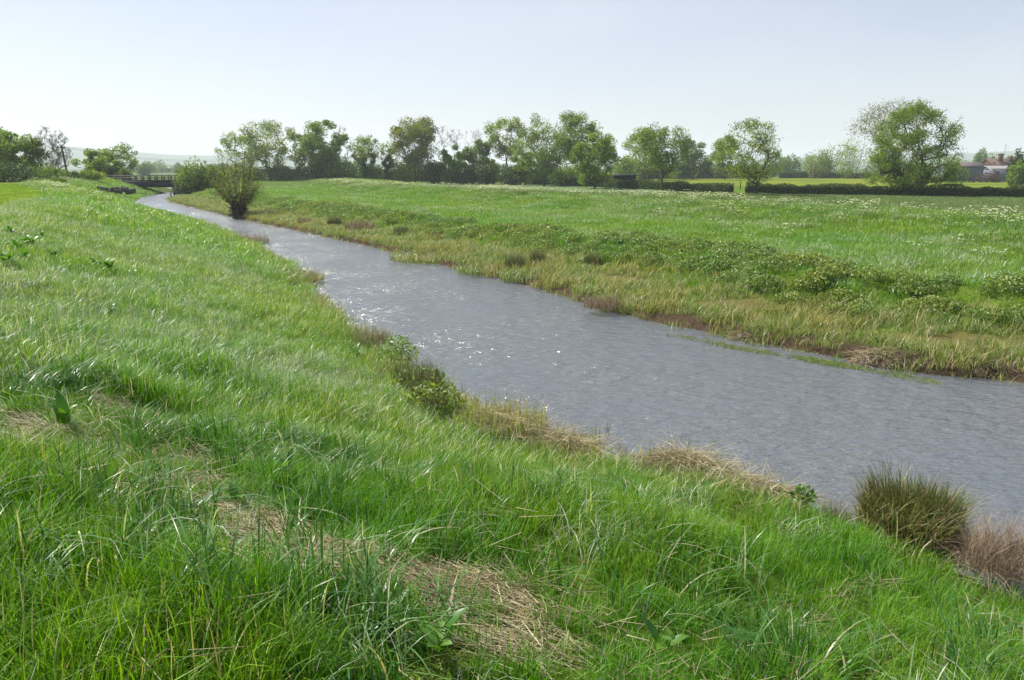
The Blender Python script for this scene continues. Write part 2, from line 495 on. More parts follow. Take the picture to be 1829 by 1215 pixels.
# ------------------------------------------------------------------ haze
hz = MB(); hz.box((0, 3500, 79.0), (15000, 9000, 164))
m, n, l, out = new_mat("haze_air")
pv = n.new("ShaderNodeVolumePrincipled")
pv.inputs["Color"].default_value = (.86, .93, 1.0, 1)
pv.inputs["Density"].default_value = .00027
pv.inputs["Anisotropy"].default_value = .15
l.new(pv.outputs[0], out.inputs["Volume"])
g = obj("haze", hz.mesh("haze", [m])); tag(g, "thin pale haze over the far fields and hills", "haze", kind="stuff")
g.display_type = 'WIRE'

# ------------------------------------------------------------------ scattering: clump meshes + instances
def blade_clump(n, rad, hmin, hmax, wid, bend, segs=3, seed=0, mat=None, lean=(0, 0), dry=.05, tint=(0, .9), flop=1.0, curl=0.3):
    r = np.random.default_rng(seed)
    th = r.random(n) * 2 * PI; q = np.sqrt(r.random(n)) * rad
    base = np.stack([np.cos(th) * q, np.sin(th) * q, np.full(n, -.03)], 1)
    h = hmin + (hmax - hmin) * r.random(n) ** 1.3
    az = r.random(n) * 2 * PI
    bdir = np.stack([np.cos(az), np.sin(az)], 1) * flop + np.array(lean)
    bdir = bdir * (bend * (.35 + r.random(n)))[:, None]
    wv_az = np.arctan2(bdir[:, 1], bdir[:, 0]) + PI / 2 + r.normal(size=n) * .5
    wv = np.stack([np.cos(wv_az), np.sin(wv_az), np.zeros(n)], 1)
    w = wid * (.6 + .8 * r.random(n))
    T = np.linspace(0, 1, segs + 1)
    V = np.zeros((n, segs + 1, 2, 3))
    for k, t in enumerate(T):
        cx = bdir * (t ** 2)[..., None] * h[:, None] if False else bdir * (t ** 2) * h[:, None]
        bl = np.linalg.norm(bdir, axis=1)
        z = h * (t - curl * np.minimum(bl, 1.6) * t ** 3 * .9)
        cpos = base + np.concatenate([cx, z[:, None]], 1)
        ww = w * (1 - t ** 2 * .88) * .5
        V[:, k, 0] = cpos - wv * ww[:, None]
        V[:, k, 1] = cpos + wv * ww[:, None]
    V = V.reshape(-1, 3)
    b0 = np.arange(n)[:, None] * 2 * (segs + 1)
    k = np.arange(segs)[None, :] * 2
    F = np.stack([b0 + k, b0 + k + 1, b0 + k + 3, b0 + k + 2], -1).reshape(-1, 4)
    tv = tint[0] + (tint[1] - tint[0]) * r.random(n)
    tv = np.where(r.random(n) < dry, .93 + .07 * r.random(n), tv)
    return make_mesh("clump", V, F, [mat], {"tint": np.repeat(tv, 2 * (segs + 1))})

def leaf_clump(n, rad, h, size, seed, mat, up=.6, aspect=.5, stems=6, tint=(0, 1)):
    """leafy herb: stems with leaves up a low dome"""
    r = np.random.default_rng(seed)
    th = r.random(n) * 2 * PI; q = np.sqrt(r.random(n)) * rad
    top = h * (1 - .5 * (q / rad) ** 2)
    z = top * (.25 + .75 * r.random(n) ** .6)
    P = np.stack([np.cos(th) * q, np.sin(th) * q, z], 1)
    V, F = cards(P, size * (.5 + r.random(n)), up, aspect, r)
    tv = np.repeat(tint[0] + (tint[1] - tint[0]) * r.random(n), 4)
    if stems:
        th = r.random(stems) * 2 * PI; q = np.sqrt(r.random(stems)) * rad * .8
        A = np.stack([np.cos(th) * q, np.sin(th) * q, np.full(stems, -.05)], 1); B = A + np.array([0, 0, h * .8]) + r.normal(size=(stems, 3)) * .03
        V2, F2 = tubes(A, B, np.full(stems, size * .08), np.full(stems, size * .05), 3)
        F = np.vstack([F, F2 + len(V)]); V = np.vstack([V, V2]); tv = np.r_[tv, np.zeros(len(V2)) + .2]
    return make_mesh("clump", V, F, [mat], {"tint": tv})

def parsley_clump(n, rad, h, seed, us=.035, mats=None):
    """cow parsley: thin stalks carrying flat white flower heads of several small discs"""
    r = np.random.default_rng(seed)
    Vs, Fs, mi, tv, off = [], [], [], [], 0
    th = r.random(n) * 2 * PI; q = np.sqrt(r.random(n)) * rad
    A = np.stack([np.cos(th) * q, np.sin(th) * q, np.zeros(n)], 1)
    B = A + np.stack([r.normal(size=n) * .08, r.normal(size=n) * .08, h * (.6 + .4 * r.random(n))], 1)
    V, F = tubes(A, B, np.full(n, us * .16), np.full(n, us * .1), 3)
    Vs.append(V); Fs.append(F); mi += [0] * len(F); tv += list(np.full(len(V), .5)); off += len(V)
    nd = 5
    Cn = np.repeat(B, nd, 0) + r.normal(size=(n * nd, 3)) * np.array([us * 1.2, us * 1.2, us * .4])
    V, F = cards(Cn, us * (.6 + .7 * r.random(n * nd)), 2.2, .9, r)
    Vs.append(V); Fs.append(F + off); mi += [1] * len(F); tv += list(np.repeat(r.random(n * nd), 4)); off += len(V)
    k = n * 5
    th = r.random(k) * 2 * PI; q = np.sqrt(r.random(k)) * rad * 1.1
    P = np.stack([np.cos(th) * q, np.sin(th) * q, h * .7 * r.random(k)], 1)
    V, F = cards(P, us * 1.6, .8, .5, r)
    Vs.append(V); Fs.append(F + off); mi += [0] * len(F); tv += list(np.repeat(r.random(k), 4))
    return make_mesh("clump", np.vstack(Vs), np.vstack(Fs), [M_pstem, M_umbel], {"tint": np.array(tv)}, midx=mi)

def scatter(name, label, cat, clumps, P, scale, rotz=None, tilt=None):
    """one object: a geometry-nodes scatter of the clump meshes over points P"""
    coll = bpy.data.collections.new(name + "_clumps")
    for i, cm in enumerate(clumps):
        o = bpy.data.objects.new("clump_%02d" % i, cm); coll.objects.link(o)
    me = bpy.data.meshes.new(name)
    n = len(P)
    me.vertices.add(n); me.vertices.foreach_set("co", np.asarray(P, np.float32).ravel())
    rot = np.zeros((n, 3), np.float32)
    if tilt is not None: rot[:, :2] = tilt
    rot[:, 2] = rng.random(n) * 2 * PI if rotz is None else rotz
    a = me.attributes.new("rot", 'FLOAT_VECTOR', 'POINT'); a.data.foreach_set("vector", rot.ravel())
    sc3 = np.asarray(scale, np.float32) * np.ones(n, np.float32)
    a = me.attributes.new("siz", 'FLOAT', 'POINT'); a.data.foreach_set("value", sc3.astype(np.float32))
    a = me.attributes.new("pick", 'INT', 'POINT'); a.data.foreach_set("value", rng.integers(0, len(clumps), n).astype(np.int32))
    o = obj(name, me)
    ng = bpy.data.node_groups.new(name + "_scatter", 'GeometryNodeTree')
    ng.interface.new_socket("Geometry", in_out='INPUT', socket_type='NodeSocketGeometry')
    ng.interface.new_socket("Geometry", in_out='OUTPUT', socket_type='NodeSocketGeometry')
    N = ng.nodes; L = ng.links
    gi = N.new("NodeGroupInput"); go = N.new("NodeGroupOutput")
    ci = N.new("GeometryNodeCollectionInfo"); ci.inputs["Collection"].default_value = coll
    ci.inputs["Separate Children"].default_value = True; ci.inputs["Reset Children"].default_value = True
    iop = N.new("GeometryNodeInstanceOnPoints"); iop.inputs["Pick Instance"].default_value = True
    def na(nm, t):
        x = N.new("GeometryNodeInputNamedAttribute"); x.data_type = t; x.inputs["Name"].default_value = nm; return x.outputs["Attribute"]
    L.new(gi.outputs[0], iop.inputs["Points"]); L.new(ci.outputs[0], iop.inputs["Instance"])
    L.new(na("pick", 'INT'), iop.inputs["Instance Index"]); L.new(na("rot", 'FLOAT_VECTOR'), iop.inputs["Rotation"]); L.new(na("siz", 'FLOAT'), iop.inputs["Scale"])
    L.new(iop.outputs[0], go.inputs[0])
    md = o.modifiers.new("scatter", 'NODES'); md.node_group = ng
    tag(o, label, cat, kind="stuff")
    return o

def candidates(x0, x1, y0, y1, density, margin=140):
    n = int((x1 - x0) * (y1 - y0) * density)
    x = rng.uniform(x0, x1, n); y = rng.uniform(y0, y1, n)
    px, py, f = to_px(np.stack([x, y, np.full(n, 1.6)], 1))
    k = (f > .3) & (px > -margin) & (px < 1829 + margin) & (py < 1215 + 500)
    x, y = x[k], y[k]
    dn = sdist(x, y, NE); df = -sdist(x, y, FE)
    return x, y, dn, df

def put(x, y, k, dz=0.0):
    x = x[k]; y = y[k]
    return np.stack([x, y, height(x, y) + dz], 1)

wind = (.45, -.12)
# patches where the dead reed litter shows: (x px, y px, radius across, radius along)
def gz(xp, yp, z=2.4):
    """where the sight line through a picture point meets the ground"""
    d = ray(xp, yp)
    t = 1.0 * 1.006 ** np.arange(800)
    x = d[0] * t; y = d[1] * t; h_ = np.maximum(height(x, y), 0.02)
    i = int(np.argmax(EYE + d[2] * t < h_))
    return float(x[i]), float(y[i]), float(h_[i])
LITTER = [(410, 925, .2, .12), (440, 1000, .25, .1), (655, 1000, .2, .08), (735, 1030, .2, .1), (800, 1090, .2, .12), (930, 1100, .2, .1), (340, 880, .25, .12), (150, 800, .25, .12), (60, 800, .25, .12),
          (480, 965, .42, .2), (840, 1050, .38, .2), (900, 1160, .3, .2), (300, 840, .5, .25), (80, 770, .35, .18), (560, 1010, .3, .2), (230, 740, .3, .12), (760, 1190, .25, .15)]
LIT = [(*gz(a, b_)[:2], c_, d_) for a, b_, c_, d_ in LITTER]
NL = len(LITTER) - 8
def litter_mask(x, y, grow=1.0):
    m_ = np.zeros_like(x)
    for lx, ly, ra, rb in LIT:
        m_ = np.maximum(m_, np.exp(-(((x - lx) / (ra * grow)) ** 2 + ((y - ly) / (rb * grow * 1.5)) ** 2)))
    return m_

# --- near bank, close: fine blades
C0 = [blade_clump(46, .11, .1, .3, .0062, .6, 4, 10 + i, M_grass, wind, .05, (0, .9), .8) for i in range(6)]
x, y, dn, df = candidates(-9, 9, 1.3, 9.5, 95, 60)
hmap = fnoise(x, y, 1.3, 4)
k = (dn > .25) & (rng.random(len(x)) > litter_mask(x, y, .9) * .74) & (rng.random(len(x)) < .35 + 1.6 * np.clip(fnoise(x, y, .6, 2) - .25, 0, 1))
P = put(x, y, k); s = (.55 + .95 * hmap[k]) * (1 - .45 * litter_mask(P[:, 0], P[:, 1], 1.5))
scatter("meadow_grass", "lush green meadow grass covering the near bank in the foreground", "grass", C0, P, s)

# --- dead thatch lying low in the sward
def thatch_clump(n, rad, seed):
    r = np.random.default_rng(seed); th = r.random(n) * 2 * PI; q = np.sqrt(r.random(n)) * rad
    A = np.stack([np.cos(th) * q, np.sin(th) * q, .01 + .1 * r.random(n)], 1); a = r.random(n) * 2 * PI
    L = .1 + .2 * r.random(n); B = A + np.stack([np.cos(a) * L, np.sin(a) * L, .05 * r.normal(size=n)], 1)
    V, F = tubes(A, B, .002 * (.5 + r.random(n)), .0012 * (.5 + r.random(n)), 3)
    return make_mesh("clump", V, F, [M_straw], {"tint": np.repeat(r.random(n) * .9, 6)})
x, y, dn, df = candidates(-14, 8, 1.3, 16, 9, 60)
k = (dn > .3) & (rng.random(len(x)) < np.clip((fnoise(x, y, 1.4, 7) - .42) * 3, .04, .7))
P = put(x, y, k)
scatter("dead_thatch", "thin dead stems lying low among the near bank grass", "dead grass", [thatch_clump(26, .2, 600 + i) for i in range(5)], P, .7 + .6 * rng.random(len(P)))

# --- near bank, coarse blue-green blades in the hollow at the front
C1 = [blade_clump(24, .14, .26, .54, .0125, .9, 6, 30 + i, M_coarse, (.7, -.3), .05, (0, .9), .8, .45) for i in range(6)]
x, y, dn, df = candidates(-8, 8, 1.5, 9, 26, 80)
hm = fnoise(x, y, 1.7, 6)
spots = [(560, 1130, .75, 1.0), (230, 930, .8, .9), (760, 1010, .4, .6), (1250, 1130, .7, .5), (1500, 1190, .5, .35), (350, 720, 1.0, .55), (60, 700, .8, .6), (500, 900, .4, .4), (1180, 1000, .5, .3), (30, 1000, .4, .4)]
w = np.clip((hm - .56) * 3, 0, .5)
for a, b_, rr, st in spots:
    q = gz(a, b_)
    w = np.maximum(w, st * np.exp(-(((x - q[0]) / rr) ** 2 + ((y - q[1]) / (rr * .7)) ** 2)))
k = (dn > 1.2) & (rng.random(len(x)) < w) & (rng.random(len(x)) > litter_mask(x, y, .8))
P = put(x, y, k)
scatter("coarse_grass", "tall coarse blue-green grass bending over in the front hollows", "grass", C1, P, .65 + .5 * rng.random(len(P)))

# --- near bank middle distance
C2 = [blade_clump(70, .3, .14, .36, .0085, .75, 3, 50 + i, M_bank, wind, .1, (0, .92), .8) for i in range(6)]
x, y, dn, df = candidates(-26, 9, 8.5, 34, 26)
hmap = fnoise(x, y, 2.2, 4)
k = (dn > .3) & (dn < np.where(y < 13, 11, 9.7 + (fnoise(x, y, 3, 3) - .5))) & (rng.random(len(x)) < np.clip(1.6 - y / 32, .3, 1))
P = put(x, y, k)
scatter("bank_grass", "silvery seeding grass on the slope of the near bank", "grass", C2, P, .55 + .8 * hmap[k])

# --- seeding patches, their silvery sheen painted into the blade colour
CS = [blade_clump(60, .3, .2, .42, .0085, 1.0, 4, 330 + i, M_silver, (.6, -.3), .1, (0, .92), .7, .5) for i in range(5)]
x, y, dn, df = candidates(-26, 9, 2.5, 40, 20)
w = np.clip((fnoise(x, y, 3.2, 1) - .35) * 5, 0, 1) * np.clip((dn - 1) / 2, 0, 1) * np.clip((y - 6) / 6, .12, 1)
k = (dn > .8) & (dn < 11) & (rng.random(len(x)) < w * np.clip(1.5 - y / 40, .3, .8))
P = put(x, y, k)
scatter("sheen_seeding_grass", "patches of seeding grass with painted silvery sheen on the near bank slope", "grass", CS, P, .55 + .6 * rng.random(len(P)))
CT = [blade_clump(80, .7, .18, .4, .02, 1.0, 3, 350 + i, M_silver, (.6, -.3), .1, (0, .92), .7, .5) for i in range(4)]  # wider blades for upstream, glints again held in their pale colour
x, y, dn, df = candidates(-75, 45, 14, 135, 4.5)
w = np.clip((fnoise(x, y, 5.5, 3) - .40) * 6, 0, 1)
k = (((dn > .8) & (dn < 9.7) & (y > 34)) | ((dn < 0) & (df > 7) & (df < 26))) & (rng.random(len(x)) < w * np.clip(1.2 - y / 130, .35, 1) * .8)
P = put(x, y, k)
scatter("silky_grass", "pale grass patches with painted silky sheen on the banks upstream", "grass", CT, P, .5 + .6 * rng.random(len(P)))

# --- near bank far stretch
C3 = [blade_clump(150, .8, .14, .34, .016, .9, 2, 70 + i, M_bank, wind, .08, (.05, .92), .8) for i in range(5)]
x, y, dn, df = candidates(-75, -2, 30, 135, 5)
k = (dn > .3) & (dn < 9.7) & (rng.random(len(x)) < np.clip(1.2 - y / 130, .35, 1))
P = put(x, y, k)
scatter("rough_grass", "rough grass on the far stretch of the near bank", "grass", C3, P, .6 + .8 * rng.random(len(P)))

# --- flat mown strip at the left
C4 = [blade_clump(80, .5, .04, .1, .012, .6, 2, 90 + i, M_short, wind, .05, (0, 1), .8) for i in range(4)]
x, y, dn, df = candidates(-60, -8, 14, 90, 6)
k = (dn > 9.6) & (dn < 40)
P = put(x, y, k)
scatter("short_turf", "short bright turf on the level strip behind the near bank", "grass", C4, P, .8 + .6 * rng.random(len(P)))

# --- far bank: terrace and flood bank grass
C5 = [blade_clump(90, .55, .12, .34, .017, .7, 2, 110 + i, M_bank, (.5, 0), .06, (0, .92), .8) for i in range(6)]
x, y, dn, df = candidates(-62, 40, 14, 135, 6)
hmap = fnoise(x, y, 5, 4)
k = (dn < 0) & (df > 3.4) & (df < 31) & (rng.random(len(x)) < np.clip(1.25 - y / 110, .28, 1))
P = put(x, y, k)
scatter("terrace_grass", "wind-brushed grass on the far bank terrace and flood bank", "grass", C5, P, .5 + .8 * hmap[k])

# --- far bank: foot of bank sedge and dead litter
C6 = [blade_clump(60, .3, .12, .42, .014, .7, 3, 130 + i, M_sedge, (.15, -.35), .24, (0, 1), 1) for i in range(6)]
x, y, dn, df = candidates(-50, 22, 7, 110, 12)
bare = fnoise(x, y, 2.5, 1)
k = (((dn < 0) & (df > -.15) & (df < 4.3)) | ((dn > -.25) & (dn < .95) & (fnoise(x, y, 1.6, 2) > .33))) & (rng.random(len(x)) < np.clip(1.5 - (bare - .4) * 6 * (x > -10), .3, 1) * np.clip(1.3 - y / 90, .3, 1))
P = put(x, y, k)
scatter("waterside_sedge", "yellow-green sedge and dead stems fringing the waterlines", "sedge", C6, P, .5 + .8 * rng.random(len(P)))

# --- far bank: nettles
C7 = [leaf_clump(420, .42, .38, .034, 150 + i, M_nettle, .7, .5) for i in range(5)]
x, y, dn, df = candidates(-60, 30, 14, 110, 5)
hm = fnoise(x, y, 4.5, 7)
k = (dn < 0) & (df > 3.6 + (hm - .5) * 3) & (df < 6.4 + (hm - .5) * 8) & (rng.random(len(x)) < np.clip(1.2 - y / 110, .3, 1) * np.clip((fnoise(x, y, 1.8, 0) - .26) * 4, .1, 1))
P = put(x, y, k)
scatter("nettle_bed", "leafy nettles and bramble along the lip of the far bank", "nettles", C7, P, .5 + .75 * rng.random(len(P)))

# --- cow parsley
C8 = [parsley_clump(7, .5, .62, 170 + i, .028) for i in range(5)]
x, y, dn, df = candidates(-62, 45, 20, 132, 5)
hm = fnoise(x, y, 7, 2)
crest = np.exp(-((df - 24.5) / 3.0) ** 2) * np.clip((hm - .36) * 5, .05, 1) + .05 * np.clip((fnoise(x, y, 6, 5) - .52) * 8, 0, 1) * (df > 9)
k = (dn < 0) & (df > 6) & (df < 29) & (rng.random(len(x)) < crest * .85 * np.clip((fnoise(x, y, 2.2, 6) - .3) * 3.5, 0, 1))
P = put(x, y, k)
x, y, dn, df = candidates(-62, -8, 30, 130, 3)
hm = fnoise(x, y, 7, 2)
k = (dn > 2) & (dn < 11) & (rng.random(len(x)) < np.exp(-((dn - 7.5) / 2.8) ** 2) * np.clip((y - 30) / 40, 0, 1) * np.clip((hm - .35) * 4, 0, 1) * .3)
P = np.vstack([P, put(x, y, k)])
scatter("cow_parsley", "white cow parsley in flower along the bank tops", "wildflowers", C8, P, .6 + .6 * rng.random(len(P)))

# --- meadow grass beyond the flood bank and the buttercup field
C9 = [blade_clump(70, 1.3, .1, .22, .05, .7, 2, 190 + i, M_hay, (.5, 0), .0, (.3, .8), .8) for i in range(4)]
x, y, dn, df = candidates(-20, 80, 45, 125, 1.2)
hdp = sdist(x, y, HL)
k = (df > 33) & (hdp > 1.5)
P = put(x, y, k)
scatter("hay_meadow", "grey-green hay meadow between the flood bank and the dark hedge", "grass", C9, P, .8 + .5 * rng.random(len(P)))

# ------------------------------------------------------------------ trees
def leafset(name, stops, trans=.3, rough=.5):
    return leaf_mat(name, stops, trans, rough, .35)
L_GREEN = leafset("green_leaves", [(0, (.06, .12, .012)), (.5, (.125, .205, .022)), (1, (.2, .29, .04))], .42)
L_DARK = leafset("dark_ivy_leaves", [(0, (.015, .04, .008)), (.6, (.035, .075, .014)), (1, (.07, .12, .025))], .15)
L_YEL = leafset("yellow_green_leaves", [(0, (.1, .16, .012)), (.5, (.2, .27, .022)), (1, (.3, .36, .05))], .45)
L_PALE = leafset("pale_spring_leaves", [(0, (.11, .16, .025)), (.5, (.19, .26, .045)), (1, (.3, .36, .09))], .4)
L_OLIVE = leafset("olive_spring_leaves", [(0, (.1, .125, .02)), (.5, (.18, .2, .035)), (1, (.27, .28, .06))], .4)
L_WILLOW = leafset("willow_leaves", [(0, (.1, .13, .03)), (.5, (.17, .2, .05)), (1, (.25, .27, .09))], .45)
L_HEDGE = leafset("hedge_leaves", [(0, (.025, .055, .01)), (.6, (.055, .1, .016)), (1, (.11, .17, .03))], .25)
L_BLOSSOM = leafset("hawthorn_blossom_leaves", [(0, (.06, .09, .02)), (.6, (.13, .17, .04)), (.8, (.5, .5, .4)), (1, (.7, .7, .6))], .3)

def skeleton(base, targets, lean, H, r_tw, seed, jit=.06, trunk_to=.5, trunks=1):
    r = np.random.default_rng(seed)
    nodes = [np.array(base, float)]; par = [-1]
    for tk in range(trunks):
        last = 0
        off = np.array([r.normal() * .12, r.normal() * .12, 0]) * (tk > 0) + np.array([tk * .1, 0, 0])
        for i in range(1, 6):
            t = i / 5 * trunk_to
            p = nodes[0] + np.array([lean[0] * t ** 1.3, lean[1] * t ** 1.3, H * t]) + off * i * H * .12 + r.normal(size=3) * np.array([1, 1, 0]) * H * .012
            nodes.append(p); par.append(last); last = len(nodes) - 1
    order = np.argsort(np.linalg.norm(targets - nodes[0], axis=1))
    arr = np.zeros((len(nodes) + 4 * len(targets), 3)); arr[:len(nodes)] = nodes
    cnt = len(nodes); tips = []
    depth = [0.0] * cnt
    for ti in order:
        T = targets[ti]
        D = arr[:cnt] - T
        cost = np.linalg.norm(D, axis=1) + 1.3 * np.maximum(0, arr[:cnt, 2] - T[2] + .25)
        cost[0] += 99
        j = int(np.argmin(cost))
        A = arr[j].copy(); L = np.linalg.norm(T - A)
        prev = j
        ns = 3 if L > H * .06 else 1
        side = r.normal(size=3) * L * jit; side[2] = -abs(side[2]) * .4 - L * .05
        for s in range(1, ns + 1):
            t = s / ns
            q = A + (T - A) * t + side * math.sin(PI * t) + (r.normal(size=3) * L * jit * .35 if s < ns else 0)
            arr[cnt] = q; par.append(prev); prev = cnt; cnt += 1
        tips.append(prev)
    par = np.array(par)
    acc = np.zeros(cnt)
    e = 2.25
    haschild = np.zeros(cnt, bool); haschild[par[par >= 0]] = True
    for i in range(cnt - 1, 0, -1):
        if not haschild[i]: acc[i] += r_tw ** e
        acc[par[i]] += acc[i]
    rad = np.maximum(acc, 1e-12) ** (1 / e)
    return arr[:cnt], par, rad, tips

def envelope_points(n, cx, cy, z0, z1, rx, ry, prof, r, shell=.35):
    """points in an uneven crown envelope; prof lists relative radius from bottom to top"""
    out_ = []
    ph = r.random(4) * 2 * PI; am = r.random(4) * .14
    pu = np.linspace(0, 1, len(prof))
    while len(out_) < n:
        u = r.random(); a = r.random() * 2 * PI
        R = np.interp(u, pu, prof)
        if r.random() > R / max(prof): continue
        R *= 1 + am[0] * math.sin(a * 2 + ph[0] + u * 4) + am[1] * math.sin(a * 3 + ph[1] - u * 6) + am[2] * math.sin(5 * a + ph[2] + 9 * u)
        q = (shell + (1 - shell) * r.random() ** .6) if r.random() < .8 else r.random()
        out_.append((cx + math.cos(a) * R * rx * q, cy + math.sin(a) * R * ry * q, z0 + (z1 - z0) * u))
    return np.array(out_)

PROFS = {'round': [.55, .85, 1, 1, .85, .45], 'dome': [.9, 1, 1, .9, .7, .35], 'vase': [.3, .55, .8, 1, .95, .55], 'tall': [.6, .9, 1, .9, .7, .35],
         'oval': [.4, .8, 1, .95, .75, .3], 'fan': [.25, .6, .9, 1, .85, .5]}
TREE_N = [0]
def tree(name, label, xp, yt, Y, wp, leaf=None, prof='round', cb=.22, xb=None, clusters=45, lpc=60, spread=.07, size=.17, bark=None,
         r_tw=.022, trunks=1, zb=None, group=None, cat="tree", spray=5, trunk_to=.45, sub=3, ivy=None, leaf2=None, seed=None, depthk=.85, jit=.06):
    TREE_N[0] += 1
    sd = seed or 1000 + TREE_N[0] * 7
    r = np.random.default_rng(sd)
    r_tw *= 1.25 if leaf is not None else 1.0
    X, Zt = at_depth(xp, yt, Y)
    xb = xp if xb is None else xb
    Xb, _ = at_depth(xb, 330, Y)
    zg = float(height(np.array([Xb]), np.array([Y]))[0]) if zb is None else zb
    H = Zt - zg
    Rx = wp / 2 / 1400 * Y * 1.04
    z0 = H * cb
    cc = envelope_points(clusters, X - Xb, 0, z0, H * .97, Rx * .93, Rx * depthk, PROFS[prof], r)
    T = np.repeat(cc, sub, 0) + r.normal(size=(clusters * sub, 3)) * spread * .6 * (H + 2 * Rx) * .5
    T[:, 2] = np.clip(T[:, 2], H * .06, H * 1.0)
    root = empty(name, (Xb, Y, zg - .05), 0)
    tag(root, label, cat, group)
    arr, par, rad, tips = skeleton((0, 0, -.15), T, ((X - Xb) * .5, 0), H, r_tw, sd + 1, jit=jit, trunk_to=trunk_to, trunks=trunks)
    i = np.arange(1, len(arr))
    ks = 5 if Y < 160 else 4
    ra = np.minimum(rad[par[i]], rad[i] * 1.35)
    V, F = tubes(arr[par[i]], arr[i], ra, rad[i], ks)
    if spray:
        tp = np.repeat(arr[tips], spray, 0)
        dirs = rand_dirs(len(tp), r); dirs[:, 2] = np.abs(dirs[:, 2]) * .8 + .1
        ln = (.35 + .65 * r.random(len(tp))) * H * .06
        V2, F2 = tubes(tp, tp + dirs * ln[:, None], np.full(len(tp), r_tw * .75), np.full(len(tp), r_tw * .3), 3)
        F = np.vstack([F, F2 + len(V)]); V = np.vstack([V, V2])
    obj("trunk", make_mesh("trunk", V, F, [bark or M_bark], smooth=True), root)
    if leaf is not None and lpc > 0:
        nL = int(clusters * lpc * 3.6)
        sg = spread * (H + 2 * Rx) * .5
        cw = .6 + .8 * r.random(clusters)
        ci = r.integers(0, clusters, nL)
        P = cc[ci] + rand_dirs(nL, r) * (1.75 * r.random((nL, 1)) ** .45) * sg * cw[ci][:, None] * np.array([1, 1, .8])
        P = P[(P[:, 2] > H * .03)]
        s = size * .9 * (.6 + .8 * r.random(len(P)))
        V, F = cards(P, s, .3, .65, r)
        # clumps differ a little in leaf colour, leaves within them too
        ct = r.random(clusters)
        tv = np.clip(.55 * ct[ci[:len(P)]] + .45 * r.random(len(P)), 0, 1)
        mats = [leaf]; mi = None
        if leaf2 is not None:
            mats = [leaf, leaf2]; mi = (r.random(len(P)) < .3).astype(int)
        me = make_mesh("crown", V, F, mats, {"tint": np.repeat(tv, 4)}, midx=mi)
        c_ = obj("crown", me, root)
    if ivy:
        # ivy sleeve round the trunk and lower limbs
        sel = np.where((arr[:, 2] < H * ivy) & (rad > r_tw * 2.2))[0]; sel = sel[sel > 0]
        if len(sel):
            n_ = 2600
            q = sel[r.integers(0, len(sel), n_)]; t = r.random((n_, 1))
            P = arr[par[q]] * (1 - t) + arr[q] * t + rand_dirs(n_, r) * (rad[q][:, None] + .12 + .35 * r.random((n_, 1)))
            V, F = cards(P, .16, .3, .7, r)
            obj("ivy", make_mesh("ivy", V, F, [L_DARK], {"tint": np.repeat(r.random(n_), 4)}), root)
    return root

def shrub(name, label, xp, yt, Y, wp, leaf, yb=None, n=2600, size=.14, lobes=9, group=None, cat="bush", zb=None, stems=14, depthk=.8, leaf2=None, squash=1.0):
    """bush: several overlapping leafy lobes over fanned stems"""
    TREE_N[0] += 1
    r = np.random.default_rng(3000 + TREE_N[0] * 13)
    X, Zt = at_depth(xp, yt, Y)
    zg = float(height(np.array([X]), np.array([Y]))[0]) if zb is None else zb
    H = Zt - zg; R = wp / 2 / 1400 * Y
    root = empty(name, (X, Y, zg)); tag(root, label, cat, group)
    lc = np.stack([r.uniform(-.72, .72, lobes) * R, r.uniform(-.6, .6, lobes) * R * depthk, np.zeros(lobes)], 1)
    top = H * (1 - .42 * (np.abs(lc[:, 0]) / R) ** 2 * squash) * r.uniform(.78, 1.0, lobes)
    top[0] = H; lc[0, 0] *= .3
    lr = np.minimum(R * r.uniform(.3, .5, lobes), R)
    q = r.integers(0, lobes, n)
    d = rand_dirs(n, r); rr = .55 + .48 * r.random(n) ** .5
    bump = 1 + .12 * np.sin(d[:, 0] * 7 + q) + .1 * np.sin(d[:, 2] * 9 + q * 2)
    P = np.stack([lc[q, 0] + d[:, 0] * lr[q] * rr * bump, lc[q, 1] + d[:, 1] * lr[q] * rr * bump, top[q] * .5 + d[:, 2] * top[q] * .5 * rr * bump], 1)
    P = P[P[:, 2] > 0]
    V, F = cards(P, size * (.6 + .8 * r.random(len(P))), .3, .65, r)
    mats = [leaf]; mi = None
    if leaf2 is not None: mats = [leaf, leaf2]; mi = (r.random(len(P)) < .25).astype(int)
    tv = np.clip(.5 * (q[:len(P)] % 5) / 4 + .5 * r.random(len(P)), 0, 1)
    obj("foliage", make_mesh("foliage", V, F, mats, {"tint": np.repeat(tv, 4)}, midx=mi), root)
    k = r.integers(0, lobes, stems * 2)
    A = np.stack([lc[k, 0] * .3, lc[k, 1] * .3, np.full(len(k), -.1)], 1) + r.normal(size=(len(k), 3)) * .1 * np.array([1, 1, 0])
    B = np.stack([lc[k, 0], lc[k, 1], top[k] * .8], 1) + r.normal(size=(len(k), 3)) * R * .15
    V, F = tubes(A, B, np.full(len(k), .05), np.full(len(k), .015), 4)
    obj("stems", make_mesh("stems", V, F, [M_barkdark]), root)
    return root

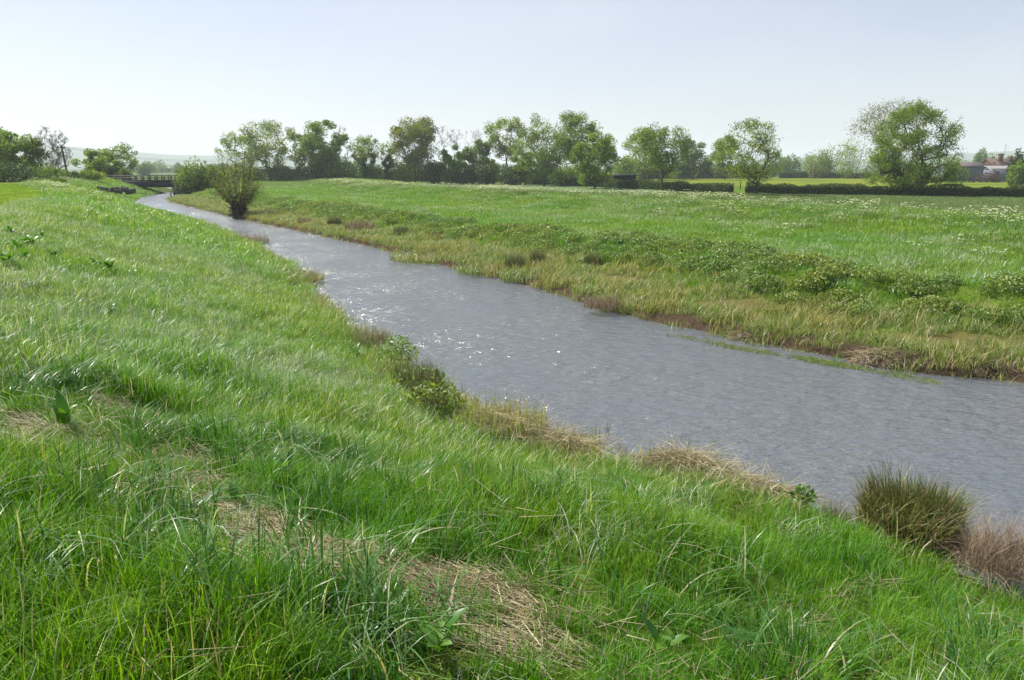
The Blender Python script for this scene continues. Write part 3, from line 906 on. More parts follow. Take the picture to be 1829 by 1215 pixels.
# ---- left edge
tree("oak_tree", "broad green oak cut by the left edge of the photo", 4, 228, 120, 124, L_GREEN, 'dome', .25, clusters=70, lpc=75, leaf2=L_YEL)
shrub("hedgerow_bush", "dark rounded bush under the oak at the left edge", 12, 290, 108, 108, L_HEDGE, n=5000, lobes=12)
shrub("hedgerow_bush", "small dark bush at the foot of the two leafless trees", 78, 294, 116, 70, L_GREEN, n=2600)
tree("bare_tree", "left one of the two leafless grey trees beside the telegraph pole", 80, 224, 122, 44, None, 'tall', .25, xb=88, clusters=120, lpc=0, bark=M_barkpale, sub=3, spray=9, r_tw=.011, trunk_to=.85, spread=.04, jit=.03)
tree("bare_tree", "right one of the two leafless grey trees beside the telegraph pole", 103, 231, 124, 38, None, 'tall', .25, xb=99, clusters=110, lpc=0, bark=M_barkpale, sub=3, spray=9, r_tw=.011, trunk_to=.85, spread=.04, jit=.03)
for (a, b_, c_, d_, lb) in [(128, 306, 122, 44, "low bush just right of the telegraph pole"), (160, 302, 124, 50, "low yellow-green bush left of the bridge trees"), (55, 306, 112, 40, "low bush between the dark bush and the leafless trees"), (105, 318, 100, 46, "flat bramble patch on the bank top below the telegraph pole")]:
    shrub("low_bush", lb, a, b_, c_, d_, L_GREEN if a != 160 else L_YEL, n=1300, lobes=6, size=.12)
tree("young_tree", "yellow-green tree left of the bridge with dense foliage", 170, 270, 144, 80, L_YEL, 'round', .05, clusters=45, lpc=60, leaf2=L_GREEN)
tree("young_tree", "thin half-leafed tree rising behind the bridge trees", 210, 259, 148, 76, L_PALE, 'fan', .2, clusters=50, lpc=16, r_tw=.02)
shrub("ivy_bush", "dark ivy bush beside the left end of the bridge", 200, 296, 141, 26, L_DARK, n=1200)
shrub("low_bush", "small bush hugging the left end of the bridge rail", 222, 300, 141, 30, L_GREEN, n=1200, lobes=6)
shrub("willow_bush", "big soft rounded willow bush at the right end of the bridge", 352, 281, 122, 88, L_GREEN, n=6500, lobes=14, leaf2=L_WILLOW)
shrub("dark_bush", "dark underside bush where the bridge meets the right bank", 338, 312, 122, 60, L_HEDGE, n=1600, lobes=6)
# ---- distant trees beyond the bridge
for (a, b_, c_, d_, lb) in [(256, 289, 430, 26, "blue-hazed round tree seen above the bridge rail"), (290, 286, 620, 50, "wide pale hazed tree far beyond the bridge"), (268, 288, 560, 22, "small pale hazed tree in the middle beyond the bridge"), (236, 291, 640, 20, "faint hazed tree just right of the bridge bushes"), (318, 290, 560, 24, "faint hazed tree behind the willow bush")]:
    shrub("distant_tree", lb, a, b_, c_, d_, L_GREEN, n=900, size=.5, lobes=7, cat="tree")
# ---- tree row left of centre
B1 = 205
tree("ash_tree", "thin airy tree at the left end of the tree row", 425, 236, B1, 74, L_PALE, 'round', .15, clusters=60, lpc=22, size=.2)
tree("ash_tree", "wide open-crowned tree with bare fork showing, second in the row", 478, 217, 200, 96, L_PALE, 'fan', .22, xb=484, clusters=75, lpc=26, size=.2, trunks=3, r_tw=.03)
tree("ash_tree", "light leafed tree leaning against the dense dark one", 536, 238, 202, 54, L_PALE, 'fan', .25, clusters=40, lpc=28, size=.2, r_tw=.03)
tree("oak_tree", "dense green tree with full crown left of the gap", 573, 216, 200, 82, L_GREEN, 'round', .18, clusters=70, lpc=75, size=.21, leaf2=L_PALE)
tree("bare_tree", "faint leafless tree behind the right shoulder of the dense one", 612, 222, 225, 40, None, 'tall', .3, clusters=50, lpc=0, bark=M_barkpale, r_tw=.025)
tree("ivy_tree", "half-leafed tree with two ivy-clad trunks before the gap", 650, 241, 200, 62, L_PALE, 'fan', .3, xb=652, clusters=48, lpc=22, size=.2, trunks=2, ivy=.6)
tree("ivy_tree", "small ivy-smothered tree with dark forked trunk in the gap", 695, 254, 198, 44, L_PALE, 'fan', .35, xb=690, clusters=32, lpc=10, size=.2, ivy=.75, r_tw=.03)
tree("oak_tree", "olive-brown spring oak standing tall right of the gap", 742, 212, 192, 84, L_OLIVE, 'vase', .2, clusters=75, lpc=55, size=.2)
tree("bare_tree", "leftmost of the leafless tops behind the row centre", 787, 226, 225, 34, None, 'vase', .4, clusters=40, lpc=0, bark=M_barkpale)
tree("bare_tree", "middle one of the leafless tops behind the row centre", 813, 225, 228, 28, None, 'vase', .4, clusters=36, lpc=0, bark=M_barkpale)
tree("bare_tree", "rightmost and tallest-stemmed of the leafless tops in the row", 845, 229, 220, 34, None, 'vase', .4, clusters=40, lpc=0, bark=M_barkpale)
tree("hedge_tree", "round mid-green tree beside the olive oak", 815, 254, 190, 70, L_GREEN, 'dome', .05, clusters=48, lpc=65, size=.2)
tree("hedge_tree", "low mixed tree under the leafless tops", 862, 248, 192, 56, L_GREEN, 'dome', .05, clusters=42, lpc=55, size=.2, leaf2=L_OLIVE)
tree("ash_tree", "high light-topped tree with forked bare stem, centre of the row", 903, 208, 192, 62, L_YEL, 'vase', .4, clusters=50, lpc=30, size=.2, trunks=2, leaf2=L_PALE)
tree("hedge_tree", "small yellow-green tree at the foot of the tall centre ones", 938, 264, 180, 52, L_YEL, 'round', .1, clusters=36, lpc=50, leaf2=L_GREEN)
tree("ash_tree", "tall airy tree with dark straight trunk above the hedge end", 968, 205, 172, 84, L_PALE, 'round', .2, xb=972, clusters=75, lpc=38, size=.18, leaf2=L_GREEN, r_tw=.026)
tree("ash_tree", "tallest full-crowned tree of the row behind the yellow one", 1030, 202, 182, 84, L_GREEN, 'vase', .15, clusters=75, lpc=48, size=.19, leaf2=L_PALE)
tree("maple_tree", "bright yellow-green bushy tree standing out before the row", 1062, 239, 150, 78, L_YEL, 'round', .1, clusters=70, lpc=85, size=.15, leaf2=L_GREEN)
# undergrowth along the row
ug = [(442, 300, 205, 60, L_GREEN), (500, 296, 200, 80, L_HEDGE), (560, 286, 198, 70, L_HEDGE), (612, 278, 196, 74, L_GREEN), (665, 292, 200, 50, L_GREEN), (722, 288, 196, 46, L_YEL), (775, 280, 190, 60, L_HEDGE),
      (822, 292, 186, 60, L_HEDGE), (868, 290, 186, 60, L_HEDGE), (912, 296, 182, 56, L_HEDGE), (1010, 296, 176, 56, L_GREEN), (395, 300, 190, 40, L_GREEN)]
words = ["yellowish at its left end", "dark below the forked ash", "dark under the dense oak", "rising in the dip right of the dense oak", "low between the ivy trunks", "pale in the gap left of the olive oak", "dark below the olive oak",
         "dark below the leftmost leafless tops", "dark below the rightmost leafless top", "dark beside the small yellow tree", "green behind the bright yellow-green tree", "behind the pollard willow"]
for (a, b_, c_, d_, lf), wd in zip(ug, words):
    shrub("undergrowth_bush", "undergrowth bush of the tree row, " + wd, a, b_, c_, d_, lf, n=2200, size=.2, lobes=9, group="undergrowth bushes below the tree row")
# ---- right of centre
tree("lime_tree", "fresh light-green rounded tree behind the open hedge tree", 1152, 232, 250, 86, L_YEL, 'dome', .08, clusters=55, lpc=60, size=.26, leaf2=L_PALE)
tree("ash_tree", "spreading open tree growing out of the near hedge, left of the gateway", 1187, 224, 136, 108, L_GREEN, 'fan', .3, xb=1182, clusters=75, lpc=34, size=.14, leaf2=L_PALE, r_tw=.02)
tree("oak_tree", "dense dark green round tree between the two open trees", 1238, 246, 262, 64, L_GREEN, 'dome', .05, clusters=50, lpc=70, size=.27, leaf2=L_HEDGE)
tree("lime_tree", "pale narrow tree half hidden by the gateway tree", 1294, 240, 255, 48, L_PALE, 'round', .08, clusters=40, lpc=50, size=.26)
tree("ash_tree", "leaning open tree with split trunk beside the hedge gateway", 1342, 214, 114, 108, L_YEL, 'round', .2, xb=1350, clusters=85, lpc=26, size=.12, r_tw=.018, trunks=3, leaf2=L_GREEN)
bgr = [(1268, 280, 290, 60, L_GREEN, "low green tree behind the dense round one"), (1385, 262, 330, 40, L_GREEN, "dark green tree behind the right side of the gateway tree"), (1412, 276, 380, 44, L_GREEN, "small rounded tree right of the gateway tree"),
       (1440, 272, 520, 60, L_GREEN, "blue-hazed trees in the dip beyond the far hedge"), (1462, 268, 300, 50, L_YEL, "yellow-green hawthorn at the far hedge"), (1488, 256, 300, 64, L_GREEN, "flat-topped tree at the far hedge"),
       (1530, 240, 290, 72, L_YEL, "bright green rounded tree left of the great ash"), (1700, 278, 250, 70, L_GREEN, "tree clump between the great ash and the barn"), (1757, 264, 420, 28, L_GREEN, "blue-green dome tree above the barn roof"),
       (1777, 274, 400, 34, L_GREEN, "lower rounded tree right of the dome tree"), (1800, 279, 480, 26, L_GREEN, "faint tree between the two chimneys"), (1822, 268, 190, 28, L_DARK, "dark ivy-covered tree at the right edge"), (1824, 286, 170, 34, L_GREEN, "green bush in front of the farmhouse at the right edge"),
       (1120, 276, 240, 50, L_GREEN, "dark green bush right of the bright yellow-green tree"), (1345, 286, 300, 90, L_HEDGE, "dark thicket behind the gateway tree"), (1580, 280, 290, 70, L_GREEN, "bushy tree behind the left side of the great ash"), (1640, 284, 280, 70, L_GREEN, "bushy tree hidden behind the great ash"),
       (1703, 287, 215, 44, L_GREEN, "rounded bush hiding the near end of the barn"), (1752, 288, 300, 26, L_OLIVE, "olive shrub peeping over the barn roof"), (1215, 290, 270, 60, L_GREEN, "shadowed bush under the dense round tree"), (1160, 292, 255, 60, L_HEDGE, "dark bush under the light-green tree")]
for (a, b_, c_, d_, lf, lb) in bgr:
    shrub("background_tree", lb, a, b_, c_, d_, lf, n=2400, size=.24 if c_ < 350 else .4, lobes=10, cat="tree", leaf2=L_YEL if lf is L_GREEN and c_ < 350 else None)
shrub("hawthorn_bush", "hawthorn with white blossom at the far hedge", 1458, 286, 292, 26, L_BLOSSOM, n=900, size=.2, cat="bush")
tree("bare_tree", "greyish barely leafed tree behind the left shoulder of the great ash", 1600, 178, 140, 130, L_OLIVE, 'vase', .25, xb=1625, clusters=100, lpc=16, size=.12, r_tw=.017, spray=8, bark=M_barkpale, cat="tree")
tree("great_ash_tree", "largest tree, spreading ash in the near hedge at the right", 1642, 182, 113, 162, L_GREEN, 'dome', .1, xb=1643, clusters=150, lpc=50, size=.115, leaf2=L_YEL, r_tw=.02, ivy=.3, trunk_to=.5, spread=.05)

# ---- pollard willow at the waterside
def pollard():
    r = np.random.default_rng(77)
    Y = 69.0; X, _ = at_depth(427, 385, Y)
    root = empty("pollard_willow", (X, Y, 0.05))
    tag(root, "pollarded willow with fanned shoots leaning over the far waterline", "tree")
    A, B, ra, rb = [], [], [], []
    base = np.array([0, 0, -.2]); pts = [base, np.array([.05, 0, .5]), np.array([-.05, 0, 1.2])]
    for i in range(2): A.append(pts[i]); B.append(pts[i + 1]); ra.append([.62, .58][i]); rb.append([.58, .62][i])
    for q in range(9):
        a = r.random() * 2 * PI; p = pts[1 + q % 2]; e = p + np.array([math.cos(a) * .55, math.sin(a) * .4, .35 + r.random() * .3])
        A.append(p); B.append(e); ra.append(.35); rb.append(.26)
    V, F = tubes(A, B, ra, rb, 9)
    obj("trunk", make_mesh("trunk", V, F, [M_barkdark], smooth=True), root)
    A, B, ra, rb, tips = [], [], [], [], []
    for q in range(100):
        a = r.random() * 2 * PI; el = r.uniform(.45, 1.4) if q % 5 else r.uniform(.1, .6)
        L = r.uniform(1.0, 1.7) + 2.2 * math.sin(el) ** 2 + .5 * math.sin(el) * r.random()
        d = np.array([math.cos(a) * math.cos(el), math.sin(a) * math.cos(el), math.sin(el)])
        p = np.array([math.cos(a) * .4, math.sin(a) * .3, .7 + r.random() * .6]); w = r.uniform(.012, .035)
        for s in range(4):
            d2 = d + np.array([0, 0, .16 if s < 2 else .04]) + r.normal(size=3) * .07; d2 /= np.linalg.norm(d2)
            e = p + d2 * L / 4
            A.append(p); B.append(e); ra.append(w * (1 - s * .2)); rb.append(w * (1 - (s + 1) * .2))
            if s > 0: tips.append((p + e) / 2); tips.append(e)
            p, d = e, d2
            for _ in range(2):
                e2 = p + (d + rand_dirs(1, r)[0] * .6) * L * .16
                A.append(p); B.append(e2); ra.append(.012); rb.append(.005); tips.append(e2)
    V, F = tubes(A, B, ra, rb, 3)
    obj("shoots", make_mesh("shoots", V, F, [M_bark]), root)
    tips = np.array(tips); n_ = 4200
    P = tips[r.integers(0, len(tips), n_)] + r.normal(size=(n_, 3)) * .16
    V, F = cards(P, .075 * (.6 + .8 * r.random(n_)), .2, .4, r)
    obj("crown", make_mesh("crown", V, F, [L_WILLOW], {"tint": np.repeat(r.random(n_), 4)}), root)
    # ragged dead twigs hanging round the bole
    th = r.random(260) * 2 * PI
    A = np.stack([np.cos(th) * .5, np.sin(th) * .5, r.uniform(.1, 1.3, 260)], 1); B = A + np.stack([np.cos(th) * .7, np.sin(th) * .6, r.uniform(-.7, .35, 260)], 1) * r.random((260, 1))
    V, F = tubes(A, B, np.full(260, .02), np.full(260, .008), 3)
    obj("dead_twigs", make_mesh("dead_twigs", V, F, [M_barkdark]), root)
pollard()

# ------------------------------------------------------------------ hedges
def hedge(label, pts, h, wd, leaf=L_HEDGE, size=.11, dens=95, seed=0, group="clipped hedges between the fields"):
    """pts: plan polyline. dark inner branches, leaves on the outside with an uneven top"""
    r = np.random.default_rng(500 + seed)
    pts = np.array(pts, float)
    z0 = height(pts[:1, 0], pts[:1, 1])[0]
    root = empty("hedge", (pts[0, 0], pts[0, 1], float(z0))); tag(root, label, "hedge", group)
    seg = np.linalg.norm(np.diff(pts, axis=0), axis=1); s = np.r_[0, np.cumsum(seg)]; L = s[-1]
    n_ = int(L * dens * h)
    n_ = min(n_, 30000)
    t = r.random(n_) * L
    cx = np.interp(t, s, pts[:, 0]); cy = np.interp(t, s, pts[:, 1])
    e = 0.05
    dx = np.interp(np.minimum(t + e, L), s, pts[:, 0]) - np.interp(np.maximum(t - e, 0), s, pts[:, 0]); dy = np.interp(np.minimum(t + e, L), s, pts[:, 1]) - np.interp(np.maximum(t - e, 0), s, pts[:, 1])
    nn = np.hypot(dx, dy) + 1e-9; px_, py_ = -dy / nn, dx / nn
    hh = h * (.93 + .45 * (fnoise(t, t * 0 + seed * 9, 1.6, 3) - .5) + .5 * (fnoise(t, t * 0 + seed * 5, 9, 1) - .5))
    a = r.uniform(-.35, PI + .35, n_)
    q = .8 + .25 * r.random(n_) ** 1.0
    sx = np.sign(np.cos(a)) * np.abs(np.cos(a)) ** .45 * wd * .5 * q
    zz = np.clip(np.sign(np.sin(a)) * np.abs(np.sin(a)) ** .5, -.02, 1) * q
    face = r.random(n_) < .45
    zz = np.where(face, r.random(n_), zz); sx = np.where(face, np.sign(sx) * wd * .5 * (.8 + .3 * r.random(n_)), sx)
    P = np.stack([cx + px_ * sx, cy + py_ * sx, height(cx, cy) + np.clip(zz, 0, 1.1) * hh], 1) - np.array([pts[0, 0], pts[0, 1], z0])
    V, F = cards(P, size * (.6 + .8 * r.random(n_)), .2, .7, r)
    obj("foliage", make_mesh("foliage", V, F, [leaf], {"tint": np.repeat(r.random(n_), 4)}), root)
    m_ = int(L / .35)
    t = np.linspace(0, L, m_); cx = np.interp(t, s, pts[:, 0]); cy = np.interp(t, s, pts[:, 1]); zc = height(cx, cy)
    A = np.repeat(np.stack([cx, cy, zc - .1], 1), 3, 0); B = A + np.stack([r.normal(size=3 * m_) * wd * .2, r.normal(size=3 * m_) * wd * .2, h * r.uniform(.5, .8, 3 * m_)], 1)
    V, F = tubes(A - np.array([pts[0, 0], pts[0, 1], z0]), B - np.array([pts[0, 0], pts[0, 1], z0]), np.full(3 * m_, .05), np.full(3 * m_, .02), 3)
    # the dense inner branch mass
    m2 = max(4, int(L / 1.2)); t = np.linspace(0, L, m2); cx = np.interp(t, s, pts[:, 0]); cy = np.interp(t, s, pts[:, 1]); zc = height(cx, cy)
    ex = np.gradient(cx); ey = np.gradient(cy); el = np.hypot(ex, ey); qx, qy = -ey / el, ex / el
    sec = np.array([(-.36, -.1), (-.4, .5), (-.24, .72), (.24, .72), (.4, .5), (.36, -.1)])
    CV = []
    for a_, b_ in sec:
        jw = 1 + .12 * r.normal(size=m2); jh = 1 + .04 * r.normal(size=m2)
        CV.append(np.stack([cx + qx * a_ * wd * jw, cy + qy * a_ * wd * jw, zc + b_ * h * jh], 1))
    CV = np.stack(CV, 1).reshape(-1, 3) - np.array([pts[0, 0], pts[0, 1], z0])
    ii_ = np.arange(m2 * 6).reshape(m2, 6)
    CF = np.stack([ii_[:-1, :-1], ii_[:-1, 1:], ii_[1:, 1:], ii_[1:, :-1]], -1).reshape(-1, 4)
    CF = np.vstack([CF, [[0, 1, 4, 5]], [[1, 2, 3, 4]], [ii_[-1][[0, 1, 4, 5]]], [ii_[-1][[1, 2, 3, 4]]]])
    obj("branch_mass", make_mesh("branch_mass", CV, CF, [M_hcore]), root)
    obj("stems", make_mesh("stems", V, F, [M_barkdark]), root)
    return root
hp = lambda x_, y_: tuple(on_level(x_, y_, .5))
hedge("long dark clipped hedge from the gateway past the great ash to the right edge", [hp(1332, 346), hp(1480, 348), hp(1640, 350), hp(1829, 353), hp(2050, 356)], 1.55, 1.3, seed=1, size=.09, dens=330)
hedge("dark clipped hedge left of the gateway with the open tree in it", [hp(1306, 345), hp(1200, 341), hp(1102, 336.2)], 1.5, 1.3, seed=2, size=.09, dens=330)
hedge("hedge running off behind the bright yellow-green tree", [hp(1106, 336.3), hp(1030, 332), hp(943, 328.5)], 1.7, 1.5, seed=3, dens=200)
hedge("far hedge across the buttercup field left of the great ash", [hp(1392, 318.5), hp(1500, 318.7), hp(1600, 319)], 2.3, 2, seed=4, size=.2, dens=120)
hedge("far hedge in front of the farm buildings", [hp(1737, 321.5), hp(1790, 321.5), hp(1829, 321.6), hp(1900, 321.8)], 2.3, 2, seed=5, size=.2, dens=120)
hedge("tall overgrown dark hedge running along the foot of the tree row", [hp(1000, 325.2), hp(900, 324.4), hp(760, 324.2), hp(600, 324), hp(380, 324)], 4.6, 3.4, seed=7, size=.2, dens=32, group=None)
hedge("overgrown dark hedge behind the light green trees, right of centre", [hp(1370, 319.2), hp(1290, 319.2), hp(1200, 319.5), hp(1100, 320)], 4.5, 3.4, seed=8, size=.26, dens=30, group=None)
hedge("low distant hedge seen just above the bridge rail", [hp(180, 308), hp(400, 308)], 3.2, 2, seed=6, size=.5, dens=20)

# ------------------------------------------------------------------ bridge
M_iron = rough_mat("dark_bridge_iron", (.018, .018, .024), (.04, .038, .045), 4, .75, .2, .2)
M_rail = rough_mat("weathered_rail", (.09, .08, .075), (.17, .15, .14), 5, .7, .2, .3)
M_stone = rough_mat("dark_stone", (.035, .03, .027), (.1, .09, .08), 5, .9, .6)
M_planks = rough_mat("old_landing_timber", (.05, .04, .03), (.11, .09, .07), 5, .8, .4, .2, (1, 6, 1))
def bridge():
    Y = 136.0
    x0, zt = at_depth(192, 322.5, Y); x1, _ = at_depth(318, 322.5, Y)
    _, zb = at_depth(250, 333.5, Y); _, zr = at_depth(250, 313.6, Y)
    cx = (x0 + x1) / 2; Lx = x1 - x0
    root = empty("bridge", (cx, Y, 0)); tag(root, "low dark girder bridge with open post and rail parapet over the river", "bridge")
    for sy in (-2.2, 2.2):
        b = MB(); b.box((0, sy, (zt + zb) / 2), (Lx, .25, zt - zb))
        b.box((0, sy, zt + .03), (Lx + .1, .45, .07)); b.box((0, sy, zb - .03), (Lx, .45, .07))
        obj("girder", b.mesh("girder", [M_iron]), root)
    b = MB(); b.box((0, 0, zt - .2), (Lx, 4.1, .25)); obj("deck", b.mesh("deck", [M_stone]), root)
    pb = MB(); ph = zr - zt; pb.box((0, 0, ph / 2), (.17, .17, ph)); pme = pb.mesh("post", [M_rail])
    rb_ = MB(); rb_.box((0, 0, 0), (Lx, .1, .13)); rme = rb_.mesh("rail", [M_rail])
    npst = 11
    for sy in (-2.2, 2.2):
        for i in range(npst):
            o = obj("post", pme, root); o.location = (-Lx / 2 + .2 + i * (Lx - .4) / (npst - 1), sy, zt + .06)
        for zz in (.96, .5):
            o = obj("rail", rme, root); o.location = (0, sy - .09, zt + ph * zz)
    for xa, wd in ((-Lx / 2 + 2.2, 5.4), (Lx / 2 + 1.2, 2.6)):
        b = MB(); b.box((xa, 0, zb / 2 - .4), (wd, 4.6, zb + .7))
        obj("abutment", b.mesh("abutment", [M_stone]), root)
bridge()
# stone block below the bridge on the near bank
def rubble(label, xp, yp, z, Y, sx, n_=7, seed=3):
    r = np.random.default_rng(seed); X, _ = at_depth(xp, yp, Y)
    zg = float(height(np.array([X]), np.array([Y]))[0])
    root = empty("stone_block_pile", (X, Y, zg)); tag(root, label, "stones")
    for i in range(n_):
        b = MB(); s_ = r.uniform(.5, .9)
        b.box((0, 0, 0), (s_ * 1.5, s_, s_ * .8)); me = b.mesh("stone", [M_stone])
        o = obj("stone", me, root); o.location = ((i / (n_ - 1) - .5) * sx, r.normal() * .2, .25 + .25 * (i % 2)); o.rotation_euler = tuple(r.normal(size=3) * .25)
        md = o.modifiers.new("bevel", 'BEVEL'); md.width = .12; md.segments = 2
rubble("dark broken stone blocks on the bank below the bridge's left end", 193, 340, 0, 108, 6.0, 9)
def landing(label, xp, yp, Y, Lx):
    X, Z = at_depth(xp, yp, Y)
    root = empty("landing_stage", (X, Y, 0)); tag(root, label, "jetty")
    for i in range(8):
        b = MB(); b.box((0, 0, 0), (Lx / 8 - .03, 1.6, .08)); o = obj("plank", b.mesh("plank", [M_planks]), root); o.location = (-Lx / 2 + (i + .5) * Lx / 8, 0, max(Z, .45))
    for sx in (-1, 1):
        for sy in (-.7, .7):
            b = MB(); b.tube((0, 0, -.8), (0, 0, max(Z, .45) - .05), .09, .09, 8); o = obj("pile", b.mesh("pile", [M_planks]), root); o.location = (sx * (Lx / 2 - .15), sy, 0)
landing("small dark timber landing on the left waterline before the bridge", 248, 345.2, 124, 1.9)
landing("small dark timber landing on the right waterline before the bridge", 322, 343.5, 121, 2.6)

# ------------------------------------------------------------------ telegraph poles and wires
M_pole = rough_mat("tarred_pole", (.04, .032, .03), (.1, .08, .07), 4, .8, .2, .2, (4, 4, .5))
def pole(label, xp, yt, Y, lean):
    X, Zt = at_depth(xp, yt, Y); zg = float(height(np.array([X]), np.array([Y]))[0])
    root = empty("telegraph_pole", (X - lean * 0, Y, zg)); tag(root, label, "telegraph pole")
    b = MB(); b.tube((lean, 0, -.3), (0, 0, Zt - zg), .16, .12, 10); obj("shaft", b.mesh("shaft", [M_pole]), root)
    b = MB(); b.box((0, -.12, Zt - zg - .25), (1.3, .09, .11), rz=1.0); obj("crossarm", b.mesh("crossarm", [M_pole]), root)
    for sx in (-.55, 0, .55):
        b = MB(); b.tube((0, 0, 0), (0, 0, .16), .045, .03, 8); o = obj("insulator", b.mesh("insulator", [M_rail]), root); o.location = (sx * math.cos(1.0), sx * math.sin(1.0) - .12, Zt - zg - .19)
    return X, Y, Zt
pA = pole("dark leaning telegraph pole beside the leafless trees", 109.5, 260, 121, .5)
def wire(label, a, b_, sag):
    N_ = 24; t = np.linspace(0, 1, N_)[:, None]
    P = np.array(a) * (1 - t) + np.array(b_) * t; P[:, 2] -= sag * 4 * (t * (1 - t))[:, 0]
    V, F = tubes(P[:-1], P[1:], np.full(N_ - 1, .012), np.full(N_ - 1, .012), 4)
    o = obj("overhead_wire", make_mesh("overhead_wire", V, F, [M_iron])); tag(o, label, "wire")
for q, (ye, lb, zo) in enumerate([(277.5, "upper of the thin overhead wires crossing behind the willow bush", .0), (280, "lower of the thin overhead wires crossing behind the willow bush", -.15)]):
    X2, Z2 = at_depth(470, ye, 165); wire(lb, (pA[0], pA[1], pA[2] - .1 + zo), (X2, 165, Z2), 1.5)

# ------------------------------------------------------------------ farm
M_brick = rough_mat("old_red_brick", (.08, .045, .038), (.15, .085, .07), 9, .9, .3)
M_tile = rough_mat("weathered_clay_tile", (.085, .055, .048), (.15, .1, .085), 5, .85, .3, .2, (1, 1, 3))
M_barnroof = rough_mat("brown_sheet_roof", (.13, .1, .1), (.2, .16, .155), 2, .8, .2)
M_barnwall = rough_mat("grey_blue_boarding", (.10, .115, .15), (.15, .165, .2), 3, .8, .2, .2, (6, 1, 1))
M_sheet = rough_mat("pale_sheet_roof", (.22, .22, .215), (.32, .315, .3), 2, .6, .1)
M_white = rough_mat("whitewashed_wall", (.6, .6, .58), (.75, .74, .72), 3, .8, .1)
M_dark = rough_mat("black_boarding", (.012, .012, .013), (.025, .025, .025), 4, .8, .2)
M_glass = rough_mat("dark_window_glass", (.02, .025, .03), (.04, .05, .06), 2, .15, 0, .6)
def gable(mb, x0, x1, y0, y1, ze, zr):
    """prism roof ridge along x"""
    ym = (y0 + y1) / 2
    V = [(x0, y0, ze), (x1, y0, ze), (x1, y1, ze), (x0, y1, ze), (x0, ym, zr), (x1, ym, zr)]
    t = .18
    V2 = [(a, b, c - t) for a, b, c in V]
    mb.add(V + V2, [[0, 1, 5, 4], [2, 3, 4, 5], [6, 10, 11, 7], [8, 11, 10, 9], [0, 6, 7, 1], [2, 8, 9, 3], [0, 4, 10, 6], [4, 3, 9, 10], [1, 7, 11, 5], [5, 11, 8, 2]])
def barn():
    Y = 235.0
    x0, ze = at_depth(1706, 297, Y); x1, _ = at_depth(1765, 297, Y); _, zr = at_depth(1740, 289.5, Y)
    root = empty("barn", (x0, Y, .5)); tag(root, "long low barn with brown roof and blue-grey boarded side", "barn")
    Lx = x1 - x0
    nb = 14
    for i in range(nb):
        b = MB(); b.box((0, 0, (ze - .5) / 2), (Lx / nb - .06, .12, ze - .5)); o = obj("wall_panel", b.mesh("wall_panel", [M_barnwall]), root); o.location = ((i + .5) * Lx / nb, 0, 0)
    b = MB(); b.box((Lx / 2, 5.2, (ze - .5) / 2), (Lx - .1, 9.6, ze - .55)); b.add([(Lx - .01, .2, ze - .55), (Lx - .01, 10, ze - .55), (Lx - .01, 5, zr - .75), (Lx - .01, 5, zr - .75)], [[0, 1, 2, 3]]); obj("wall", b.mesh("wall", [M_barnwall]), root)
    b = MB(); gable(b, -.4, Lx + .3, -.4, 10.4, ze - .5, zr - .5); obj("roof", b.mesh("roof", [M_barnroof]), root)
barn()
